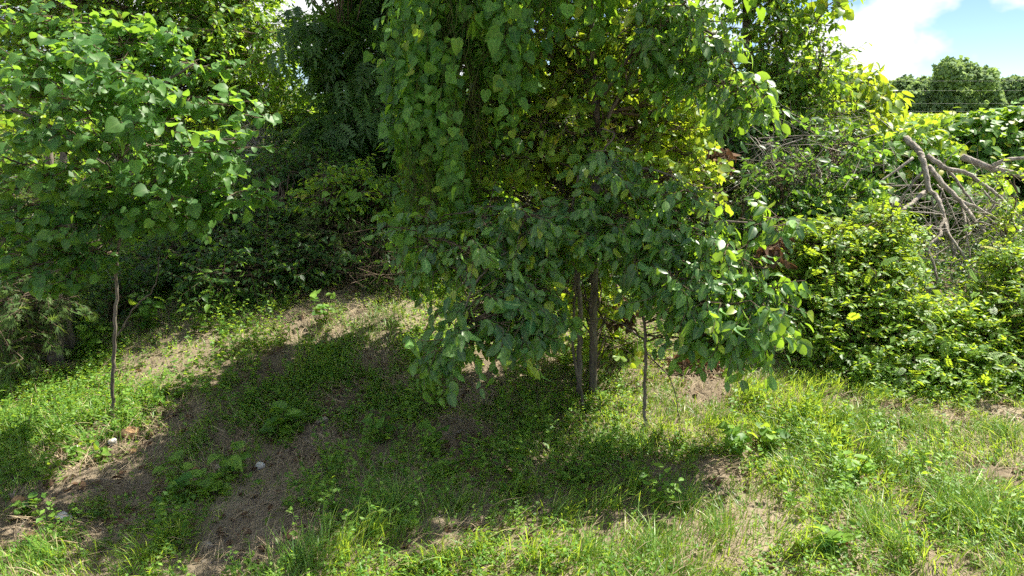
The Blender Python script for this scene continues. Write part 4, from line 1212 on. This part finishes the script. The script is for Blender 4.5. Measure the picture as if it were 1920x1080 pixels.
# long grass tufts
TU = []
for u, v, s in ((700, 1010, 1.0), (740, 960, .9), (640, 1060, 1.0), (1130, 960, .8), (1180, 930, .9), (980, 930, .8), (1060, 980, .8), (1440, 830, .8), (1500, 790, 1.0), (1560, 840, .9), (1620, 860, .8),
                (1400, 750, .8), (1640, 1010, 1.0), (1780, 980, 1.1), (1850, 1000, 1.1), (1700, 1060, 1.0), (1330, 800, .7), (1200, 850, .8), (1240, 820, .8), (1120, 850, .7), (860, 960, .7), (900, 1040, .8),
                (620, 700, .8), (100, 1060, .7), (330, 1020, .8), (270, 1060, .8), (190, 950, .5), (1280, 960, .8), (1350, 1020, .8), (1500, 1040, .9), (1560, 960, .7), (1480, 900, .7), (1880, 820, .8), (1720, 880, .8),
                (560, 1070, .8), (820, 1070, .9), (1000, 1060, .8), (1100, 1060, .8), (1220, 1050, .9)):
    TU.append((gp(u, v), s))
xs_, ys_, ln_, le_ = [], [], [], []
for c, s in TU:
    m = int(150 * s)
    r = np.abs(rng.normal(size=m)) * 0.10 * s
    an = rng.uniform(0, 6.283, m)
    xs_.append(c[0] + r * np.cos(an)); ys_.append(c[1] + r * np.sin(an)); ln_.append(rng.uniform(0.08, 0.235, m) * s); le_.append(rng.uniform(0.25, 0.9, m))
x, y = np.concatenate(xs_), np.concatenate(ys_)
n = len(x)
blades(x, y, np.concatenate(ln_), rng.uniform(0.0013, 0.0026, n), np.concatenate(le_), "long_grass", "long arching grass tufts in the foreground", M["grass"])

# dry straw lying on the ground
x, y = scatter(70000, -4.2, 4.6, 1.7, 7.2)
k = rng.random(len(x)) < 0.15 + 0.85 * sstep(0.1, 0.5, bare(x, y))
x, y = x[k], y[k]
n = len(x)
blades(x, y, rng.uniform(0.04, 0.16, n), rng.uniform(0.0008, 0.0018, n), rng.uniform(0.93, 1.02, n) * 1.0, "straw", "dry straw and dead stems lying on the bare soil", M["straw"], "straw")

# small leafy weeds
def weeds(x, y, h, nl, size, name, label, mat, tkey="tiny", stems=True):
    n = len(x)
    base = np.stack([x, y, H(x, y)], 1)
    lean = rng.normal(size=(n, 3)) * [0.4, 0.4, 0] + [0, 0, 1.0]
    top = base + nrm(lean) * h[:, None]
    li = np.repeat(np.arange(n), nl); t_ = np.tile((np.arange(nl) + 1) / nl, n)
    p = base[li] + (top - base)[li] * t_[:, None]
    an = rng.uniform(0, 6.283, len(li))
    al = np.stack([np.cos(an), np.sin(an), rng.uniform(-0.15, 0.7, len(li))], 1)
    S = leaf_set(None, tkey, mat, p, al, np.array([0, 0, 1.0]) + rng.normal(size=p.shape) * 0.35, rng.uniform(size[0], size[1], len(li)) * (1.2 - 0.5 * t_), single=False)
    S["stuff"] = (name, label, "weeds")
    if stems:
        S["stems"] = sticks1(base, top, 0.0012, 0.0008)


x, y = scatter(130000, -4.4, 4.6, 1.8, 7.0)
leftlit = sstep(0.2, -1.2, x)
dn = (1 - 0.86 * sstep(0.3, 0.65, bare(x, y))) * (0.10 + 0.90 * sstep(0.40, 0.56, fbm(x * 1.9, y * 1.9, 41, 3))) * (0.42 + 0.85 * leftlit * sstep(3.0, 3.6, y))
k = rng.random(len(x)) < dn * 0.85
x, y = x[k], y[k]
weeds(x, y, rng.uniform(0.025, 0.10, len(x)), 7, (0.014, 0.030), "weed_cover", "small leafy weeds carpeting the slope", M["weed"], stems=False)
# taller sprigs, mostly in the sunny left slope and under the trees
x, y = scatter(9000, -4.4, 3.0, 2.4, 6.8)
dn = (1 - sstep(0.15, 0.4, bare(x, y))) * sstep(0.40, 0.62, fbm(x * 1.3, y * 1.3, 51, 3))
k = rng.random(len(x)) < dn * 0.6
x, y = x[k], y[k]
weeds(x, y, rng.uniform(0.10, 0.24, len(x)), 14, (0.020, 0.045), "tall_weeds", "upright leafy weeds rising above the grass", M["weed"], "tiny")
# shade ground cover on the bank
x, y = scatter(20000, -6.0, 6.0, 5.0, 8.8)
k = rng.random(len(x)) < 0.6 * (1 - 0.8 * sstep(0.2, 0.6, bare(x, y)))
x, y = x[k], y[k]
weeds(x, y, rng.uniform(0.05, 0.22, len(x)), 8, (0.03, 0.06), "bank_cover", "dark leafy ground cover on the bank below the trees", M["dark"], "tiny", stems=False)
# fallen brown leaves
x, y = scatter(9000, -4.4, 4.6, 1.9, 7.5)
k = rng.random(len(x)) < 0.15 + 0.6 * sstep(0.15, 0.5, bare(x, y))
x, y = x[k], y[k]
p = np.stack([x, y, H(x, y) + 0.012], 1)
S = leaf_set(None, "small", M["deadleaf"], p, rng.normal(size=p.shape) * [1, 1, 0.2], np.array([0, 0, 1.0]) + rng.normal(size=p.shape) * 0.4, rng.uniform(0.025, 0.06, len(x)), single=False)
S["stuff"] = ("leaf_litter", "brown fallen leaves scattered over the soil", "leaf litter")


# crumbs of soil and bits of twig
x, y = scatter(16000, -4.4, 4.6, 1.9, 7.0)
k = rng.random(len(x)) < 0.12 + 0.8 * sstep(0.15, 0.5, bare(x, y))
x, y = x[k], y[k]
p = np.stack([x, y, H(x, y) + 0.002], 1)
S = leaf_set(None, "clod", M["clod"], p, rng.normal(size=p.shape) * [1, 1, 0.3], np.array([0, 0, 1.0]) + rng.normal(size=p.shape) * 0.5, rng.uniform(0.006, 0.022, len(x)) ** 1.0, single=False)
S["c"] = np.abs(S["c"]) + 0.4
S["stuff"] = ("soil_crumbs", "crumbs of dry soil and gravel on the bare patches", "gravel")
x, y = scatter(5000, -4.4, 4.6, 1.9, 7.0)
k = rng.random(len(x)) < 0.1 + 0.5 * sstep(0.15, 0.5, bare(x, y))
x, y = x[k], y[k]
an = rng.uniform(0, 6.283, len(x)); ln = rng.uniform(0.03, 0.16, len(x))
x2, y2 = x + np.cos(an) * ln, y + np.sin(an) * ln
v_, f_ = sticks(np.stack([x, y, H(x, y) + 0.006], 1), np.stack([x2, y2, H(x2, y2) + 0.012], 1), 0.0016, 0.0008)
link("twig_litter", make_mesh("twig_litter", v_, f_), M["drytwig"], kind="stuff", label="thin broken twigs strewn over the slope", category="twigs")

# ------------------------------------------------------------------ broad-leaved weeds, each one a plant
def weed_plant(label, u, v, h, nl, size, tkey="broad", mat="weed", spread=0.35, name="broadleaf_weed", minpx=12):
    c = gp(u, v)
    tt = thing(name, label, "weed", c, "broad leaved weeds on the slope")
    ns = 3
    sp_all, al_all, no_all = [], [], []
    for s in range(ns):
        an = rng.uniform(0, 6.283)
        tip = c + np.array([math.cos(an) * spread * h, math.sin(an) * spread * h, h * rng.uniform(0.75, 1.0)])
        p = smooth_path([c - [0, 0, 0.01], (c + tip) / 2 + rng.normal(size=3) * 0.01, tip], 4)
        vv_, ff_ = tube(p, 0.003, 0.0015, 5)
        link("stem", make_mesh("stem", vv_, ff_), M["vinestem"], tt)
        for j in range(nl):
            f_ = (j + 0.8) / nl
            q = c + (tip - c) * min(1, f_)
            a2 = j * 2.4 + an
            sp_all.append(q); al_all.append([math.cos(a2), math.sin(a2), rng.uniform(-0.1, 0.5)]); no_all.append([0.2 * rng.normal(), 0.2 * rng.normal() - 0.25, 1])
    sp_all = np.array(sp_all)
    leaf_set(tt, tkey, M[mat], sp_all, np.array(al_all), np.array(no_all), rng.uniform(size[0], size[1], len(sp_all)), True, minpx, "foliage")


for w in (("bushy long leaved weed in the shade at left of centre", 520, 830, 0.16, 7, (0.07, 0.12), "oval"),
          ("young broad leaved plant caught in a sun patch at lower left", 345, 930, 0.17, 4, (0.05, 0.09)),
          ("smaller broad leaved plant right of the sun patch at lower left", 395, 935, 0.12, 4, (0.05, 0.08)),
          ("broad leaved plant beside the grey stone at lower left", 440, 900, 0.14, 4, (0.05, 0.09)),
          ("low rosette below the white stone", 190, 870, 0.08, 6, (0.035, 0.06), "oval"),
          ("round leaved weed left of the white stone", 150, 870, 0.09, 6, (0.03, 0.05)),
          ("weed by the pale rock at the left edge", 50, 970, 0.10, 7, (0.035, 0.06)),
          ("upright plant with yellow green leaves on the dirt streak at centre left", 720, 835, 0.16, 6, (0.04, 0.07)),
          ("small seedling with bright leaves near the centre of the slope", 815, 850, 0.15, 3, (0.05, 0.07)),
          ("bushy bright plant in the grass at lower centre right", 1240, 960, 0.20, 12, (0.03, 0.05), "oval"),
          ("dusty broad leaved vine patch right of the thin sapling", 1380, 860, 0.16, 12, (0.035, 0.06)),
          ("dusty broad leaved plant just right of the vine patch", 1440, 850, 0.14, 10, (0.035, 0.06)),
          ("pale plant with yellow leaf tips in the sunny grass", 1600, 905, 0.14, 8, (0.04, 0.07), "oval"),
          ("leafy plant in the bottom right grass", 1560, 1040, 0.09, 6, (0.045, 0.065), "broad"),
          ("bright leafy sprout on the dirt path", 610, 610, 0.22, 8, (0.04, 0.07)),
          ("tall light green weed beside the dark bank", 425, 600, 0.35, 10, (0.04, 0.07), "oval"),
          ("tall weed in the sunny patch left of the dirt path", 370, 630, 0.32, 10, (0.04, 0.07), "oval"),
          ("large leaved sunny weed just right of the left sapling", 275, 620, 0.22, 9, (0.05, 0.085)),
          ("large leaved sunny weed just left of the left sapling", 165, 665, 0.22, 8, (0.06, 0.10)),
          ("yellow leaved seedling in the sunny grass at the left edge", 12, 755, 0.10, 3, (0.05, 0.07))):
    weed_plant(*w)


# ------------------------------------------------------------------ stones
def stone(label, u, v, w, d, h, mat, tilt=0.0, yaw=0.0):
    c = gp(u, v)
    n_ = 130
    p = nrm(rng.normal(size=(n_, 3)))
    # cut by random planes for a broken, faceted look
    for k in range(9):
        pl = nrm(rng.normal(size=3)); cut = rng.uniform(0.55, 0.85)
        ex = np.maximum(0, p @ pl - cut); p = p - ex[:, None] * pl
    import bmesh
    bm = bmesh.new()
    for q in p:
        bm.verts.new((q[0] * w / 2, q[1] * d / 2, q[2] * h / 2))
    bmesh.ops.convex_hull(bm, input=bm.verts)
    bmesh.ops.delete(bm, geom=[q for q in bm.verts if not q.link_faces], context="VERTS")
    me = bpy.data.meshes.new("stone"); bm.to_mesh(me); bm.free()
    o = link("stone", me, M[mat])
    o.location = (c[0], c[1], c[2] + h * 0.34)
    o.scale = (1.15, 1.15, 1.2)
    o.rotation_euler = (tilt, 0.2 * tilt, yaw)
    o["label"] = label; o["category"] = "stone"; o["group"] = "stones on the slope"


for s in (("largest stone, orange tan and wedge shaped, right of the left sapling's foot", 247, 822, 0.085, 0.06, 0.065, "stone_tan", 0.4, 0.5),
          ("small bright white stone just left of the orange wedge stone", 213, 838, 0.042, 0.035, 0.035, "stone_white", 0.1, 0.2),
          ("flat tan stone below the orange wedge stone", 250, 848, 0.06, 0.05, 0.025, "stone_tan", 0.0, 0.1),
          ("flat pale stone left of the bright white stone", 145, 846, 0.05, 0.04, 0.02, "stone_white", 0.0, 0.6),
          ("small pale stone farthest left in the row by the sapling", 95, 846, 0.035, 0.03, 0.018, "stone_grey", 0.0, 0.9),
          ("white streaked stone on bare soil at lower left", 122, 978, 0.065, 0.05, 0.04, "stone_white", 0.2, 0.3),
          ("upright peach coloured rock at the left edge", 38, 948, 0.055, 0.04, 0.06, "stone_tan", 0.5, 0.2),
          ("pale chip beside the peach rock at the left edge", 27, 936, 0.035, 0.03, 0.03, "stone_grey", 0.3, 1.2),
          ("blue grey stone at the edge of the dirt streak", 486, 882, 0.05, 0.04, 0.035, "stone_white", 0.1, 0.4),
          ("grey stone half buried left of the blue grey one", 415, 884, 0.055, 0.04, 0.03, "stone_grey", 0.1, 0.9),
          ("narrow tan stone standing in the weeds at lower left", 371, 897, 0.03, 0.025, 0.06, "stone_tan", 0.5, 0.2),
          ("pale pebble patch stone in the dirt near the bottom", 387, 1030, 0.055, 0.045, 0.025, "stone_grey", 0.0, 0.3),
          ("round stone beside the dry grass clump on the dirt streak", 604, 796, 0.06, 0.05, 0.04, "stone_grey", 0.0, 0.5),
          ("dull brown rock at the foot of the left sapling", 186, 803, 0.05, 0.04, 0.03, "stone_grey", 0.2, 0.2),
          ("broken stone on the path high on the bank", 548, 540, 0.09, 0.07, 0.05, "stone_grey", 0.1, 0.4),
          ("small stone on the path under the bank undergrowth", 560, 556, 0.06, 0.05, 0.04, "stone_tan", 0.1, 1.4),
          ("pinkish stone in the grass below the right bush", 1680, 858, 0.05, 0.04, 0.03, "stone_tan", 0.0, 0.4)):
    stone(*s)

# ------------------------------------------------------------------ resolve the leaves: largest visible ones singly, the rest per plant as one mass
allp = np.vstack([s["pos"] for s in REG])
u, v, dep = project(allp)
cell = 14
iu = np.clip((u / cell).astype(int), -1, 1920 // cell + 1); iv = np.clip((v / cell).astype(int), -1, 1080 // cell + 1)
inside = (u > 4) & (u < 1916) & (v > 4) & (v < 1076)
key = (iv + 2) * 1000 + iu + 2
order = np.lexsort((dep, key))
first = np.ones(len(order), bool); ks = key[order]; first[1:] = ks[1:] != ks[:-1]
zmin = np.zeros(key.max() + 1)
zmin[ks[first]] = dep[order][first]
vis = inside & (dep <= zmin[key] + 0.10)
bydict = {}
o0 = 0
for s in REG:
    m = len(s["pos"])
    s["vis"] = vis[o0:o0 + m]; s["near"] = inside[o0:o0 + m] & (dep[o0:o0 + m] <= zmin[key[o0:o0 + m]] + 0.35) & (F * s["size"] / dep[o0:o0 + m] > 11); s["px"] = F * s["size"] / dep[o0:o0 + m]
    o0 += m
    s["take"] = np.zeros(m, bool)
    bydict.setdefault(s["parent"].name if s["parent"] else id(s), []).append(s)
SINGLE = {}
LIMIT = 300
CAP = {"far_tree": 0}
for pk, sets in bydict.items():
    cand = [(s["px"][i], si, i) for si, s in enumerate(sets) if s["single"] for i in np.nonzero(s["vis"] & (s["px"] > s["minpx"]))[0]]
    cand.sort(reverse=True)
    for px, si, i in cand[:LIMIT]:
        sets[si]["take"][i] = True
    root = sets[0]["parent"]
    for s in sets:
        tm = T[s["t"]]
        mk = (s["t"], s["mat"].name)
        if s["take"].any():
            if mk not in SINGLE:
                me = make_mesh("leaf_" + s["t"], tm["v"], tm["f"], dict(rnd=np.zeros(len(tm["v"])), lx=tm["lx"]))
                me.materials.append(s["mat"])
                SINGLE[mk] = me
            ro = Vector(root.location)
            for i in np.nonzero(s["take"])[0]:
                k = s["size"][i]
                X, A, Nn = s["x"][i] * k * s["w"][i], s["a"][i] * k, s["n"][i] * k * (s["c"][i] if abs(s["c"][i]) > 0.05 else 0.05)
                pz = s["pos"][i]
                lo = bpy.data.objects.new("leaf", SINGLE[mk])
                lo.parent = root
                lo.matrix_parent_inverse = Matrix.Translation(-ro)
                lo.matrix_basis = Matrix(((X[0], A[0], Nn[0], pz[0]), (X[1], A[1], Nn[1], pz[1]), (X[2], A[2], Nn[2], pz[2]), (0, 0, 0, 1)))
                C.objects.link(lo)
    # the rest
    groups = {}
    for s in sets:
        lo_key = s["t"] + "_lo"
        for tk, sel in ((s["t"], ~s["take"] & (s["near"] if lo_key in T else True)), (lo_key, ~s["take"] & ~s["near"])):
            if tk not in T:
                continue
            r = {k: s[k][sel] for k in KEEP}
            if not len(r["pos"]):
                continue
            vv, ff, aa = leaf_bulk(T[tk], r)
            if "stems" in s:
                sv, sf = s["stems"]
                ff = np.vstack([ff, sf + len(vv)]); vv = np.vstack([vv, sv])
                aa = {k2: np.concatenate([a2, np.full(len(sv), 0.3)]) for k2, a2 in aa.items()}
            groups.setdefault((s["mat"].name, s["part"], s.get("stuff")), []).append((vv, ff, aa, s["mat"]))
    for (mn, part, stuff), gl in groups.items():
        off = np.cumsum([0] + [len(g[0]) for g in gl[:-1]])
        vv = np.vstack([g[0] for g in gl]); ff = np.vstack([g[1] + o for g, o in zip(gl, off)])
        aa = {k2: np.concatenate([g[2][k2] for g in gl]) for k2 in ("rnd", "lx")}
        nm = stuff[0] if stuff else part
        o = link(nm, make_mesh(nm, vv, ff, aa), gl[0][3], root, kind="stuff")
        if stuff:
            o["label"] = stuff[1]; o["category"] = stuff[2]
tot = sum(len(o.data.polygons) for o in scene.objects if o.type == "MESH")
print("SCENE objects", len(scene.objects), "tris", tot)
